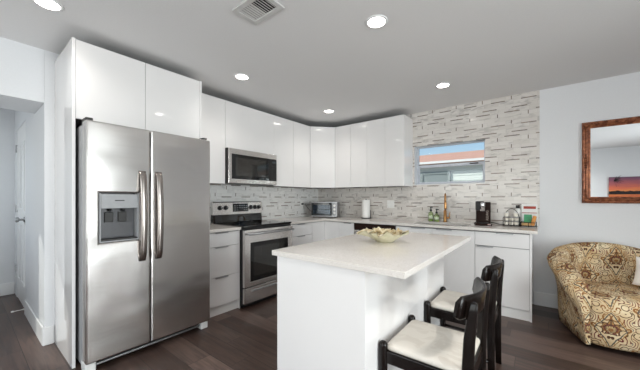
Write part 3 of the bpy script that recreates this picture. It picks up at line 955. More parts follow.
for r in range(3):
    for q in range(6):
        if 1 < q < 4 and r < 1:
            continue
        yy = -1.865 + q * .037
        zz = 1.062 + r * .028
        bx(fx(zz) + .0042, fx(zz) + .0052, yy, yy + .02, zz, zz + .007).build('button', 'grey_plastic', dspo)
bx(fx(1.125) + .004, fx(1.125) + .0058, -1.80, -1.735, 1.118, 1.138).build('clock', 'lcd', dspo)
# oven door, window framed by black glass
od = MB().cells([RY0 + .004, -2.082, -1.490, RY1 - .004], [.232, .285, .722, .866], .657, .692, {(1, 1)}, 'yzx', bev=.003)
odo = od.build('oven_door', 'stainless', rg)
wf = MB().cells([-2.0815, -2.035, -1.537, -1.4905], [.2855, .335, .675, .7215], .660, .6925, {(1, 1)}, 'yzx').build('window_frame', 'black_glass', odo)
bx(.668, .684, -2.0345, -1.5375, .3355, .6745).build('window_pane', 'oven_glass', odo)
hb = MB()
hb.tube([(.735, RY0 + .03, .822), (.735, RY1 - .03, .822)], .013, 12)
hb.box(.690, .735, RY0 + .045, RY0 + .07, .812, .832, bev=.003)
hb.box(.690, .735, RY1 - .07, RY1 - .045, .812, .832, bev=.003)
hb.build('handle', 'aluminium', odo)
dro = bx(.657, .690, RY0 + .004, RY1 - .004, .052, .222, bev=.004).build('drawer', 'stainless', rg)
bx(.688, .702, RY0 + .10, RY1 - .10, .172, .190, bev=.006).build('handle', 'aluminium', dro)
bx(.58, .66, RY0 + .02, RY1 - .02, .012, .048).build('toe_panel', 'black_plastic', rg)

# ------------------------------------------------------------------ microwave under its cabinet
mw = thing('microwave', (.2, -1.785, 1.395), 'stainless and black microwave mounted over the range', 'microwave')
bx(.01, .385, -2.172, -1.413, 1.40, 1.8105).build('case', 'dark_plastic', mw)
MX = .402
mdo = MB().cells([-2.166, -2.125, -1.565, -1.512], [1.402, 1.452, 1.745, 1.808], .3855, MX, {(1, 1)}, 'yzx', bev=.002).build('door', 'stainless', mw)
wf = MB().cells([-2.1245, -2.075, -1.60, -1.5655], [1.4525, 1.49, 1.71, 1.7445], .388, MX + .001, {(1, 1)}, 'yzx').build('window_frame', 'black_glass', mdo)
bx(.39, .398, -2.0745, -1.6005, 1.4905, 1.7095).build('window_pane', 'oven_glass', mdo)
bx(MX + .0005, MX + .003, -1.5645, -1.513, 1.4525, 1.7445, bev=.001).build('handle_strip', 'black_glass', mdo)
cpo = bx(.3855, MX, -1.5105, -1.416, 1.452, 1.745, bev=.002).build('control_panel', 'black_glass', mw)
bx(.3855, MX, -1.5105, -1.416, 1.7455, 1.808, bev=.002).build('top_strip', 'stainless', mw)
bx(.3855, MX, -1.5105, -1.416, 1.402, 1.4515, bev=.002).build('bottom_strip', 'stainless', mw)
for r in range(7):
    for q in range(3):
        bx(MX + .0003, MX + .0012, -1.498 + q * .026, -1.484 + q * .026, 1.475 + r * .028, 1.483 + r * .028).build('button', 'dark_plastic', cpo)
bx(MX + .0003, MX + .0012, -1.497, -1.432, 1.69, 1.715).build('clock', 'lcd', cpo)

# ------------------------------------------------------------------ island
IX0, IX1, IY0, IY1 = 1.945, 2.787, -2.904, -1.466
isl = thing('kitchen_island', (2.27, -2.18, 0), 'white gloss kitchen island base in front of the range', 'island')
bx(1.99, 2.562, -2.862, -1.503, .0, CB - .0005).build('body', 'cabinet_gap', isl)
bx(1.970, 2.581, -2.882, -2.8625, .0, CB - .0005, bev=.001).build('end_panel', 'cabinet_gloss', isl)
bx(1.970, 2.581, -1.5025, -1.483, .0, CB - .0005, bev=.001).build('end_panel', 'cabinet_gloss', isl)
for a, b_ in ((-2.862, -2.42), (-2.42, -1.96), (-1.96, -1.503)):
    bx(2.5625, 2.580, a + .0005, b_ - .0005, .0, CB - .0005, bev=.001).build('back_panel', 'cabinet_gloss', isl)
    bx(1.971, 1.9895, a + .0005, b_ - .0005, .10, CB - .0005, bev=.001).build('door', 'cabinet_gloss', isl)
tag(bx(IX0, IX1, IY0, IY1, CB, CT, bev=.002).build('countertop', 'quartz', at=((IX0 + IX1) / 2, (IY0 + IY1) / 2, CB)),
    'pale quartz top of the kitchen island holding the ruffled bowl', 'countertop')

# ruffled bowl
BC = Vector((2.345, -2.165, CT))
bw = thing('bowl', BC, 'ruffled cream and gold shell bowl on the island top', 'bowl')
def ruffle(a, t):
    """radius and height of the bowl wall at angle a, parameter t from foot to rim"""
    r = .055 + .098 * t ** 1.25
    h = .006 + .070 * t ** 1.25
    k = t ** 3
    r *= 1 + k * (.10 * math.sin(5 * a + .6) + .07 * math.sin(9 * a) + .04 * math.sin(14 * a + 2))
    h += k * (.010 * math.sin(6 * a + 1.0) + .008 * math.sin(11 * a + .4))
    # one long leaf tip
    d_ = math.atan2(math.sin(a - TIP), math.cos(a - TIP))
    r += k * .045 * math.exp(-(d_ / .22) ** 2)
    return r, h
TIP = math.radians(218)
NA, NT = 96, 14
out_s, in_s = MB(), MB()
secs = []
for j in range(NT + 1):
    t = j / NT
    secs.append([(BC.x + ruffle(2 * PI * i / NA, t)[0] * math.cos(2 * PI * i / NA),
                  BC.y + ruffle(2 * PI * i / NA, t)[0] * math.sin(2 * PI * i / NA),
                  BC.z + ruffle(2 * PI * i / NA, t)[1] - .005) for i in range(NA)])
out_s.sweep(secs, caps=(True, False))
out_s.build('outer_shell', 'shell_pearl', bw)
secs = []
for j in range(NT + 1):
    t = j / NT
    ring = []
    for i in range(NA):
        a = 2 * PI * i / NA
        r, h = ruffle(a, t)
        wv = .007 * math.sin(9 * a + 5 * t * 3) * t + .006 * math.sin(17 * a - 9 * t) * t
        ring.append((BC.x + (r * (1 if t == 1 else .985)) * math.cos(a), BC.y + (r * (1 if t == 1 else .985)) * math.sin(a),
                     BC.z + h - .001 + abs(wv) + (.004 if t < 1 else -.004)))
    secs.append(ring)
in_s.sweep(secs, caps=(True, False))
in_s.build('inner_lining', 'shell_gold', bw)
# gilded flower petals laid inside the rim belong to the bowl's lining
pt = MB()
for k in range(32):
    a = 2 * PI * k / 32 + random.uniform(-.1, .1)
    rr = random.uniform(.08, .135)
    c0 = Vector((BC.x + rr * math.cos(a), BC.y + rr * math.sin(a), BC.z + .040 + .28 * (rr - .05) + random.uniform(0, .012)))
    sc = random.uniform(.013, .021)
    ax = Vector((math.cos(a), math.sin(a), .6)).normalized()
    sd = Vector((-math.sin(a), math.cos(a), random.uniform(-.3, .3))).normalized()
    secs = []
    for j in range(5):
        t = j / 4
        wd = sc * (.35 + .9 * math.sin(PI * min(1, .15 + .75 * t)))
        cen = c0 + ax * sc * 1.5 * (t - .4) + Vector((0, 0, .012 * math.sin(3 * t)))
        nrm = ax.cross(sd)
        secs.append([cen + sd * wd * s + nrm * (.006 * (s * s)) for s in (-1, -.5, 0, .5, 1)] +
                    [cen + sd * wd * s + nrm * (.006 * (s * s) - .002) for s in (1, .5, 0, -.5, -1)])
    pt.sweep(secs)
pt.build('gilded_ruffle', 'shell_gold', bw)
MB().lathe([(.042, 0), (.052, .0), (.052, .006), (.042, .006)], BC, 32).build('foot', 'shell_pearl', bw)

# ------------------------------------------------------------------ two wooden chairs at the island
def make_chair(loc, label):
    ch = thing('dining_chair', loc, label, 'chair', 'dark wooden chairs at the island')
    L = dict(local=True)
    W, X0, X1 = .205, -.195, .195
    for s in (-1, 1):                      # front legs with domed tops
        y = s * W
        MB().lathe([(.016, 0), (.019, .1), (.0225, .40), (.0225, .462), (.020, .474), (.012, .482), (.0, .485)], (X0, y, 0), 18).build('leg', 'espresso_wood', ch, True)
    for s in (-1, 1):                      # rear legs run up to the backrest
        y = s * .182
        lg = MB()
        secs = []
        for z, dx, wx, wy in ((0, .006, .019, .013), (.20, .002, .021, .0135), (.44, .0, .024, .0145), (.60, .008, .024, .0145), (.73, .022, .020, .0135), (.762, .026, .016, .012), (.772, .027, .008, .007)):
            cx = X1 + dx
            secs.append([(cx + wx * math.copysign(abs(math.cos(a)) ** .6, math.cos(a)), y + wy * math.copysign(abs(math.sin(a)) ** .6, math.sin(a)), z)
                         for a in [2 * PI * k / 16 for k in range(16)]])
        lg.sweep(secs)
        lg.build('leg', 'espresso_wood', ch, True)
    # apron rails
    ap = MB()
    for s in (-1, 1):
        ap.box(X0 + .015, X1 - .01, s * W * .97 - .011, s * W * .97 + .011, .375, .437, bev=.003)
    ap.box(X0 - .010, X0 + .010, -W + .015, W - .015, .375, .437, bev=.003)
    ap.box(X1 - .012, X1 + .010, -.175, .175, .375, .437, bev=.003)
    ap.build('seat_frame', 'espresso_wood', ch, True)
    for s in (-1, 1):
        MB().tube([(X0, s * W, .17), (X1 + .012, s * .182, .17)], .011, 10).build('stretcher', 'espresso_wood', ch, True)
    MB().tube([(0, -W + .005, .17), (0, W - .005, .17)], .010, 10).build('stretcher', 'espresso_wood', ch, True)
    # cushion
    cu = MB()
    secs = []
    NX = 40
    def outline(ins):
        pts = []
        for k in range(NX):
            a = 2 * PI * k / NX
            ex = .13
            cx_, sy_ = math.cos(a), math.sin(a)
            rx, ry = (X1 - X0) / 2 - .004 - ins, W - .004 - ins
            pts.append((rx * math.copysign(abs(cx_) ** ex, cx_) + .002, ry * math.copysign(abs(sy_) ** ex, sy_)))
        return pts
    for ins, z in ((.006, .4375), (.0, .445), (.0, .456), (.006, .465), (.03, .472), (.08, .476), (.14, .478)):
        secs.append([(x, y, z) for x, y in outline(ins)])
    cu.sweep(secs)
    cu.build('seat', 'seat_satin', ch, True)
    # curved backrest rail
    bk = MB()
    secs = []
    for i in range(21):
        t = i / 20 * 2 - 1
        y = t * .222
        x = X1 - .052 + .105 * math.cos(t * 1.25) - .105 * math.cos(1.25) * 1.0 + .008
        tx, ty = .105 * 1.25 * math.sin(t * 1.25) * -1, .222
        ln = math.hypot(tx, ty)
        nx, ny = ty / ln, -tx / ln
        th = .009
        e_ = max(0.0, abs(t) - .93) / .07
        zt, zb = .790 - .016 * e_, .685 + .018 * e_
        tilt = .012
        prof = []
        for (o_, z_) in ((-th, zb + .008), (-th * .5, zb), (th * .5, zb), (th, zb + .008), (th, zt - .008), (th * .5, zt), (-th * .5, zt), (-th, zt - .008)):
            k = (z_ - zb) / (zt - zb)
            prof.append((x + nx * o_ + tilt * k, y + ny * o_, z_))
        secs.append(prof)
    bk.sweep(secs)
    bk.build('backrest', 'espresso_wood', ch, True)
    return ch
CX = 2.798
ch1 = make_chair((CX, -2.525, 0), 'nearer dark wooden chair with cream seat at the island corner')
ch2 = copy_tree(ch1)
ch2.location = (CX, -1.80, 0)
ch2['label'] = 'farther dark wooden chair with cream seat, closer to the sink wall'

# ------------------------------------------------------------------ things on the worktops
# toaster oven
TO = Vector((.395, -.30, CT))
trz = math.radians(25)
to = thing('toaster_oven', TO, 'steel toaster oven in the worktop corner', 'toaster oven', rz=trz)
L = True
for sx in (-.18, .18):
    for sy in (-.09, .09):
        MB().lathe([(.012, 0), (.012, .0145)], (sx, sy, 0), 10).build('foot', 'black_plastic', to, True)
cs = MB().cells([-.215, -.200, .135, .215], [.015, .045, .235, .255], -.125, .125, {(1, 1)}, 'xzy', bev=.004)
cs.build('case', 'aluminium', to, True)
bx(-.1995, .1345, .118, .1245, .0455, .2345).build('back_plate', 'aluminium', to, True)
od_ = MB().cells([-.207, -.185, .112, .132], [.03, .055, .205, .243], -.137, -.126, {(1, 1)}, 'xzy', bev=.002).build('door', 'black_plastic', to, True)
bx(-.1845, .1115, -.134, -.130, .0555, .2045).build('pane', 'oven_pane', od_, True)
MB().tube([(-.16, -.165, .222), (.09, -.165, .222)], .007, 10).box(-.15, -.135, -.165, -.136, .217, .227).box(.065, .08, -.165, -.136, .217, .227).build('handle', 'aluminium', od_, True)
rk = MB()
for k in range(9):
    rk.tube([(-.195, -.10 + k * .025, .125), (.13, -.10 + k * .025, .125)], .0025, 6)
rk.build('wire_rack', 'chrome', to, True)
for zz in (.075, .135, .195):
    k_ = MB().lathe([(.020, -.124), (.020, -.132), (.016, -.135), (.014, -.155), (.0, -.156)], (.175, 0, zz), 16, axis='y').build('knob', 'black_plastic', to, True)
bx(.138, .212, -.1285, -.1255, .03, .243, bev=.001).build('control_panel', 'grey_plastic', to, True)
# corrected knobs read pale against the panel
for o in to.children:
    if o.name.startswith('knob'):
        o.data.materials[0] = M['white_plastic']

# outlet on the left wall with the plug lead to the oven
def outlet(name, loc, facing, label, gang=2):
    o = thing(name, loc, label, 'outlet')
    w = .058 if gang == 2 else .036
    if facing == 'x':
        bx(0, .006, -w, w, -.058, .058, bev=.002).build('plate', 'white_plastic', o, True)
        for s in ((-.025, .025) if gang == 2 else (0,)):
            for zz in (-.022, .022):
                bx(.006, .0075, s - .014, s + .014, zz - .016, zz + .016, bev=.001).build('socket', 'white_plastic', o, True)
    else:
        bx(-w, w, -.006, 0, -.058, .058, bev=.002).build('plate', 'white_plastic', o, True)
        for s in ((-.025, .025) if gang == 2 else (0,)):
            for zz in (-.022, .022):
                bx(s - .014, s + .014, -.0075, -.006, zz - .016, zz + .016, bev=.001).build('socket', 'white_plastic', o, True)
    return o
outlet('wall_outlet', (1.43, -.009, 1.13), 'y', 'white double outlet plate right of the paper towel roll')
outlet('wall_outlet', (.009, -.47, 1.10), 'x', 'white outlet left of the toaster oven with a black plug', 1)
pc = thing('power_cord', (.02, -.47, 1.12), 'black plug and cord between wall outlet and toaster oven', 'cord')
bx(.0175, .05, -.485, -.455, 1.108, 1.136, bev=.005).build('plug', 'black_plastic', pc)
MB().tube([(.05, -.47, 1.12), (.09, -.465, 1.115), (.11, -.43, 1.06), (.12, -.36, 1.0), (.125, -.28, .96), (.14, -.24, .955)], .004, 8).build('lead', 'black_plastic', pc)

# paper towels
ph = thing('paper_towel_holder', (1.07, -.13, CT), 'dark upright holder under the paper towel roll', 'paper towel holder')
MB().lathe([(.078, 0), (.078, .008), (.07, .012)], (1.07, -.13, CT), 28).build('base', 'black_wire', ph)
MB().tube([(1.07, -.13, CT + .0125), (1.07, -.13, CT + .31)], .006, 10).build('rod', 'black_wire', ph)
MB().tube([(1.15, -.13, CT + .006), (1.15, -.13, CT + .12), (1.145, -.13, CT + .13)], .004, 8).build('arm', 'black_wire', ph)
rl = MB()
rl.lathe([(.020, CT + .013), (.062, CT + .013), (.063, CT + .016), (.063, CT + .287), (.062, CT + .29), (.020, CT + .29)], (1.07, -.13, 0), 32, caps=(False, False))
rl.lathe([(.020, CT + .013), (.020, CT + .29)], (1.07, -.13, 0), 32, caps=(False, False))
tag(rl.build('paper_towel_roll', 'paper_white', at=(1.07, -.13, CT + .013)), 'white paper towel roll standing on the back worktop', 'paper towel')

# faucet
fc = thing('faucet', (2.235, -.085, CT), 'tall brass pull-down kitchen faucet behind the sink', 'faucet')
fx0, fy0 = 2.235, -.085
MB().lathe([(.028, 0), (.028, .006), (.022, .012), (.0195, .02), (.0195, .15), (.0145, .155)], (fx0, fy0, CT), 22).build('body', 'brass', fc)
pts = [(fx0, fy0, CT + .15), (fx0, fy0, CT + .30)]
dv = Vector((.27, -.963))
for k in range(1, 13):
    a = PI * k / 12
    rr = .075
    d_ = rr * (1 - math.cos(a))
    pts.append((fx0 + dv.x * d_, fy0 + dv.y * d_, CT + .30 + rr * math.sin(a) * .95))
px_, py_ = pts[-1][0], pts[-1][1]
pts.append((px_, py_, CT + .27))
MB().tube(pts, .0115, 14).build('spout', 'brass', fc)
MB().lathe([(.0125, .27), (.0155, .26), (.0165, .19), (.015, .175)], (px_, py_, CT), 16).build('spray_head', 'brass', fc)
MB().tube([(fx0 + .015, fy0, CT + .055), (fx0 + .05, fy0, CT + .058)], .011, 12).tube([(fx0 + .045, fy0, CT + .055), (fx0 + .055, fy0, CT + .08), (fx0 + .062, fy0 - .005, CT + .135)], [.010, .007, .005], 12).build('lever', 'brass', fc)

# soap bottles
def soap(x, y, r, h, label):
    s = thing('soap_bottle', (x, y, CT), label, 'soap bottle', 'green soap bottles by the faucet')
    MB().lathe([(r * .92, 0), (r, .004), (r, h * .85), (r * .85, h * .95), (.012, h), (.012, h + .012)], (0, 0, 0), 22).build('bottle', 'green_soap', s, True)
    MB().lathe([(r * .9, .003), (r * .93, .006), (r * .93, h * .7), (r * .9, h * .72)], (0, 0, 0), 22).build('soap_fill', simple('soap_liquid', rgb(172, 190, 138), 0.3) if 'soap_liquid' not in M else M['soap_liquid'], s, True)
    lb = MB()
    secs = []
    for k in range(13):
        a = -PI / 2 - .9 + 1.8 * k / 12 + .25
        secs.append([((r + .0008) * math.cos(a), (r + .0008) * math.sin(a), z_) for z_ in (h * .3, h * .62)] +
                    [((r + .0003) * math.cos(a), (r + .0003) * math.sin(a), z_) for z_ in (h * .62, h * .3)])
    lb.sweep(secs)
    lb.build('paper_label', 'soap_label', s, True)
    MB().lathe([(.015, h + .0125), (.015, h + .034), (.006, h + .036), (.006, h + .058), (.014, h + .06), (.014, h + .072), (.0, h + .074)], (0, 0, 0), 16).box(-.006, .03, -.006, .006, h + .061, h + .071, bev=.002).build('pump', 'black_plastic', s, True)
    return s
soap(2.055, -.10, .033, .128, 'taller green pump soap bottle, the one farther from the faucet')
soap(2.135, -.115, .034, .100, 'shorter green pump soap bottle, right beside the faucet')

# coffee maker
KX, KY = 2.70, -.25
cm = thing('coffee_maker', (KX, KY, CT), 'slim dark brown pod coffee maker on the back worktop', 'coffee maker', rz=math.radians(14))
bx(-.082, .082, -.11, .10, 0, .026, bev=.006).build('base', 'coffee_brown', cm, True)
bx(-.065, .080, -.015, .10, .0265, .272, bev=.008).build('body', 'coffee_brown', cm, True)
bx(-.0795, .004, -.115, -.0155, .175, .283, bev=.010).build('brew_head', 'black_plastic', cm, True)
MB().lathe([(.026, .170), (.026, .262), (.022, .270), (.0, .271)], (-.014, -.112, 0), 20).build('handle', 'chrome', cm, True)
bx(-.055, .055, -.112, -.02, .0262, .034, bev=.003).build('drip_tray', 'dark_plastic', cm, True)
bx(.035, .070, -.1125, -.109, .006, .022, bev=.001).build('button_strip', 'chrome', cm, True)
fcv = bpy.data.curves.new('lettering', 'FONT')
fcv.body = 'KEURIG'
fcv.size = .034
fcv.extrude = .0006
fcv.align_x = 'CENTER'
fcv.align_y = 'CENTER'
tmp = bpy.data.objects.new('lettering', fcv)
COL.objects.link(tmp)
dg = bpy.context.evaluated_depsgraph_get()
me = bpy.data.meshes.new_from_object(tmp.evaluated_get(dg))
bpy.data.objects.remove(tmp, do_unlink=True)
tx = bpy.data.objects.new('lettering', me)
COL.objects.link(tx)
me.materials.clear()
me.materials.append(M['text_light'])
tx.parent = cm
# the word reads upwards on the front face of the body
tx.matrix_local = Matrix.Translation((.045, -.0158, .115)) @ Matrix.Rotation(PI / 2, 4, 'X') @ Matrix.Rotation(PI / 2, 4, 'Z')
cord = MB().tube([(2.775, -.17, CT + .03), (2.81, -.13, CT + .02), (2.86, -.10, CT + .007), (2.93, -.06, CT + .006), (3.0, -.04, CT + .006)], .0045, 8)
tag(cord.build('power_cord', 'black_plastic', at=(2.85, -.1, CT)), 'dark cord on the worktop running right from the coffee maker', 'cord')

# wire basket and tray with coffee supplies
def wire_frame(parent, x0, x1, y0, y1, z0, zs, name='wire_frame', r=.003):
    mb = MB()
    for z in zs:
        mb.tube([(x0, y0, z), (x1, y0, z), (x1, y1, z), (x0, y1, z), (x0, y0, z)], r, 6)
    for x in (x0, (x0 + x1) / 2, x1):
        for y in (y0, y1):
            mb.tube([(x, y, z0), (x, y, max(zs))], r, 6)
    for k in range(7):
        x = x0 + (x1 - x0) * k / 6
        mb.tube([(x, y0, zs[0]), (x, y1, zs[0])], r * .7, 6)
    return mb.build(name, 'black_wire', parent)
bk = thing('wire_basket', (2.98, -.2, CT), 'black wire basket with arched handle holding white coffee pods', 'basket')
wire_frame(bk, 2.905, 3.055, -.265, -.10, CT, [CT + .012, CT + .055, CT + .10])
hp = [(2.91 + .14 * (k / 12), -.18, CT + .10 + .095 * math.sin(PI * k / 12) ** .5) for k in range(13)]
MB().tube(hp, .0035, 8).build('handle', 'black_wire', bk)
pods = []
pod = None
plabels = ['white coffee pod at the front left of the wire basket', 'white coffee pod at the front middle of the wire basket', 'white coffee pod at the front right of the wire basket',
           'white coffee pod heaped on the left of the wire basket', 'white coffee pod heaped in the middle of the wire basket', 'white coffee pod heaped on the right of the wire basket',
           'tilted white coffee pod at the top left of the basket heap', 'white coffee pod at the top right of the basket heap']
ppos = [(2.932, -.235, .017), (2.98, -.235, .017), (3.028, -.235, .017), (2.935, -.225, .064), (2.982, -.23, .064), (3.028, -.225, .064), (2.932, -.215, .111), (3.02, -.215, .111)]
for k, ((x, y, z), lb) in enumerate(zip(ppos, plabels)):
    if pod is None:
        pod = thing('coffee_pod', (x, y, CT + z), lb, 'coffee pod', 'coffee pods in the wire basket')
        MB().lathe([(.017, 0), (.018, .002), (.0215, .038)], (0, 0, 0), 18).build('cup', 'pod_white', pod, True)
        MB().lathe([(.0245, .0385), (.0245, .042), (.0, .0425)], (0, 0, 0), 18).build('lid', 'white_plastic', pod, True)
        q = pod
    else:
        q = copy_tree(pod)
        q.location = (x, y, CT + z)
        q['label'] = lb
ty = thing('wire_tray', (3.13, -.17, CT), 'black wire tray at the end of the worktop holding small packets', 'tray')
wire_frame(ty, 3.068, 3.205, -.245, -.07, CT, [CT + .012, CT + .05])
tag(bx(3.095, 3.165, -.20, -.14, CT + .016, CT + .135, bev=.003).build('tea_box', 'green_pack', at=(3.13, -.17, CT + .016)),
    'green box standing in the wire tray', 'box')
tag(bx(3.165, 3.20, -.235, -.205, CT + .016, CT + .125, bev=.006, rot=Matrix.Rotation(.2, 3, 'Y')).build('snack_packet', 'orange_pack', at=(3.18, -.22, CT + .016)),
    'orange packet leaning at the right end of the wire tray', 'packet')
tag(bx(3.075, 3.155, -.238, -.206, CT + .016, CT + .05, bev=.005).build('snack_packet', 'tan_pack', at=(3.11, -.22, CT + .016)),
    'tan packet lying at the front of the wire tray', 'packet')
wb = thing('sign_board', (3.11, -.045, CT), 'white card with a dark red picture behind the wire tray', 'sign')
bx(3.066, 3.215, -.05, -.036, CT, CT + .25, bev=.002).build('board', 'white_plastic', wb)
bx(3.085, 3.20, -.0515, -.0502, CT + .195, CT + .225, bev=.0005).build('picture', 'red_pack', wb)
bx(3.07, 3.21, -.0515, -.0502, CT + .145, CT + .153).build('red_line', 'red_pack', wb)
mg = thing('sugar_jar', (3.03, -.06, CT), 'small white jar with black cap between wire basket and sign', 'jar')
MB().lathe([(.028, 0), (.03, .004), (.03, .18), (.018, .20)], (3.03, -.06, CT), 20).build('jar', 'white_plastic', mg)
MB().lathe([(.019, .2005), (.019, .235), (.0, .236)], (3.03, -.06, CT), 18).build('cap', 'black_plastic', mg)

# ------------------------------------------------------------------ barrel armchair
AC = (3.80, -.475, 0)
ac = thing('armchair', AC, 'barrel armchair in gold and brown damask fabric under the mirror', 'armchair', rz=math.radians(17))
def uvgrid(rows, name, mat, parent, uscale=1.0, close=False, sharp=None):
    """grid of points -> smooth mesh with metric UVs"""
    bm = bmesh.new()
    uvl = bm.loops.layers.uv.new('UVMap')
    vs = [[bm.verts.new(p) for p in r] for r in rows]
    nr, nc = len(rows), len(rows[0])
    mid = nr // 2
    U = [[0.0] * nc for _ in rows]
    Vv = [[0.0] * nc for _ in rows]
    for i in range(nr):
        for j in range(nc):
            if i:
                U[i][j] = U[i - 1][j] + (Vector(rows[i][nc // 2]) - Vector(rows[i - 1][nc // 2])).length
            if j:
                Vv[i][j] = Vv[i][j - 1] + (Vector(rows[i][j]) - Vector(rows[i][j - 1])).length
    for i in range(nr - 1):
        for j in range(nc - 1):
            f = bm.faces.new((vs[i][j], vs[i + 1][j], vs[i + 1][j + 1], vs[i][j + 1]))
            f.smooth = True
            for lp, (a, b_) in zip(f.loops, ((i, j), (i + 1, j), (i + 1, j + 1), (i, j + 1))):
                lp[uvl].uv = (U[a][b_], Vv[a][b_])
    for row, pts in ((vs[0], rows[0]), (vs[-1], rows[-1])):
        try:
            f = bm.faces.new(row)
            for lp in f.loops:
                lp[uvl].uv = (lp.vert.co.x, lp.vert.co.z)
        except ValueError:
            pass
    bmesh.ops.recalc_face_normals(bm, faces=bm.faces[:])
    me = bpy.data.meshes.new(name)
    bm.to_mesh(me)
    bm.free()
    me.materials.append(M[mat])
    o = bpy.data.objects.new(name, me)
    COL.objects.link(o)
    o.parent = parent
    OFF[o.name] = Vector((0, 0, 0))
    return o
HW, DF, DB = .385, -.37, .325
def plan(s):
    """U-shaped centre line of the arms and back; s in [-1, 1], from left front round the back to right front"""
    R = .25
    straight = (DB - R) - DF
    arc = PI / 2 * R
    flat = 2 * (HW - R)
    tot = 2 * straight + 2 * arc + flat
    d_ = (s + 1) / 2 * tot
    if d_ < straight:
        return (-HW, DF + d_), (-1, 0)
    d_ -= straight
    if d_ < arc:
        a = d_ / R
        return (-HW + R - R * math.cos(a), DB - R + R * math.sin(a)), (-math.cos(a), math.sin(a))
    d_ -= arc
    if d_ < flat:
        return (-HW + R + d_, DB), (0, 1)
    d_ -= flat
    if d_ < arc:
        a = d_ / R
        return (HW - R + R * math.sin(a), DB - R + R * math.cos(a)), (math.sin(a), math.cos(a))
    d_ -= arc
    return (HW, DB - R - d_), (1, 0)
rows = []
NS = 64
for i in range(NS + 1):
    s = -1 + 2 * i / NS
    (x, y), (nx, ny) = plan(s)
    k = abs(s)
    if k < .45:
        H = .782 - .100 * (k / .45) ** 2
    else:
        t = (k - .45) / .55
        H = .682 - .215 * t ** 1.2
    fr_ = max(0.0, (k - .90) / .10)
    prof = [(-.050, .30), (-.052, H - .16), (-.060, H - .08), (-.050, H - .025), (-.015, H - .002), (.035, H), (.085, H - .020), (.108, H - .060), (.096, H - .11),
            (.052, H - .20), (.028, max(.20, H - .32)), (.020, .12), (.012, .035), (-.05, .035)]
    sc = 1 - .55 * fr_ ** 2
    rows.append([(x + nx * o_ * sc, y + ny * o_ * sc, z_ if z_ < .3 else .3 + (z_ - .3) * (1 - .18 * fr_ ** 2)) for o_, z_ in prof])
uvgrid(rows, 'back_and_arms', 'damask', ac)
# seat cushion: bowed front
def seat_outline(ins, bow):
    pts = []
    hw = HW - .052 - ins
    for k in range(41):
        t = k / 40 * 2 - 1
        pts.append((hw * t, DF - .035 + ins - bow * (1 - t * t)))
    return pts
rows = []
hw0 = HW - .02
N = 40
for k in range(N + 1):
    t = k / N * 2 - 1
    x = hw0 * t
    bow = .075 * (1 - t ** 4) - .02
    f0 = DF - .02 - bow
    e_ = .02 * abs(t) ** 6
    rows.append([(x, f0 + .03, .045), (x, f0 + .008, .07), (x, f0, .16), (x, f0 - .004, .26), (x, f0 - .006, .34 - e_), (x, f0 + .010, .395 - e_), (x, f0 + .045, .422 - e_), (x, f0 + .12, .432 - e_),
                 (x * .98, -.10, .435 - e_), (x * .9, .15, .42), (x * .75, .31, .40)])
uvgrid(rows, 'seat', 'damask', ac)
MB().lathe([(.27, 0), (.28, .01), (.28, .034)], (0, 0, 0), 32).build('swivel_base', 'black_plastic', ac, True)
# white cushion on the seat
pw = MB()
secs = []
for j in range(13):
    v = j / 12 * 2 - 1
    th = .055 * (1 - abs(v) ** 3) + .004
    wd = .155 - .010 * (1 - v * v)
    secs.append([(wd * math.copysign(abs(math.cos(a)) ** .55, math.cos(a)), th * math.sin(a), v * .125) for a in [2 * PI * k / 24 for k in range(24)]])
pw.sweep(secs)
pil = pw.build('throw_pillow', 'pillow_white', local=True)
pil.location = (4.05, -.40, .565)
pil.rotation_euler = (math.radians(-16), math.radians(6), math.radians(-8))
tag(pil, 'plain white throw pillow leaning in the damask armchair', 'pillow')

# ------------------------------------------------------------------ mirror and picture
mi0, mi1, mz0, mz1, fw = 3.587, 4.78, 1.170, 2.018, .066
mr = thing('mirror', ((mi0 + mi1) / 2, -.001, mz0), 'large wall mirror in a carved copper-brown frame above the armchair', 'mirror')
bx(mi0 + .02, mi1 - .02, -.012, -.001, mz0 + .02, mz1 - .02).build('backing', 'dark_plastic', mr)
bx(mi0 + fw - .006, mi1 - fw + .006, -.016, -.0125, mz0 + fw - .006, mz1 - fw + .006).build('mirror_glass', 'mirror_glass', mr)
fm = MB()
prof = [(0, -.001), (0, -.022), (.010, -.034), (.022, -.030), (.032, -.036), (.046, -.030), (.054, -.022), (.066, -.018), (.066, -.001)]
cor = [(mi0, mz0, 1, 1), (mi1, mz0, -1, 1), (mi1, mz1, -1, -1), (mi0, mz1, 1, -1)]
rings = [[(cx_ + sx * o_, y_, cz_ + sz * o_) for o_, y_ in prof] for cx_, cz_, sx, sz in cor]
rr = [fm.ring(r) for r in rings]
rr.append(rr[0])
fm.skin(rr, caps=(False, False), smooth=False)
fmo = fm.build('frame', 'bronze_frame', mr)
def blob(x, z, r):
    orn.lathe([(r, -.028), (r * .92, -.036), (r * .55, -.044), (0, -.047)], (x, 0, z), 12, axis='y')
for cx_, cz_, sx, sz in cor:
    orn = MB()
    blob(cx_ + sx * .033, cz_ + sz * .033, .026)
    for k in range(1, 5):
        blob(cx_ + sx * (.033 + .026 * k), cz_ + sz * .030, .016 - .002 * k)
        blob(cx_ + sx * .030, cz_ + sz * (.033 + .026 * k), .016 - .002 * k)
    orn.build('carved_ornament', 'bronze_frame', fmo)
for xx in (mi0 + .030, mi1 - .030):
    orn = MB()
    for k in range(-3, 4):
        blob(xx, (mz0 + mz1) / 2 + k * .024, .017 - .003 * abs(k))
    orn.build('carved_ornament', 'bronze_frame', fmo)
for zz in (mz0 + .030, mz1 - .030):
    orn = MB()
    for k in range(-3, 4):
        blob((mi0 + mi1) / 2 + k * .024, zz, .017 - .003 * abs(k))
    orn.build('carved_ornament', 'bronze_frame', fmo)
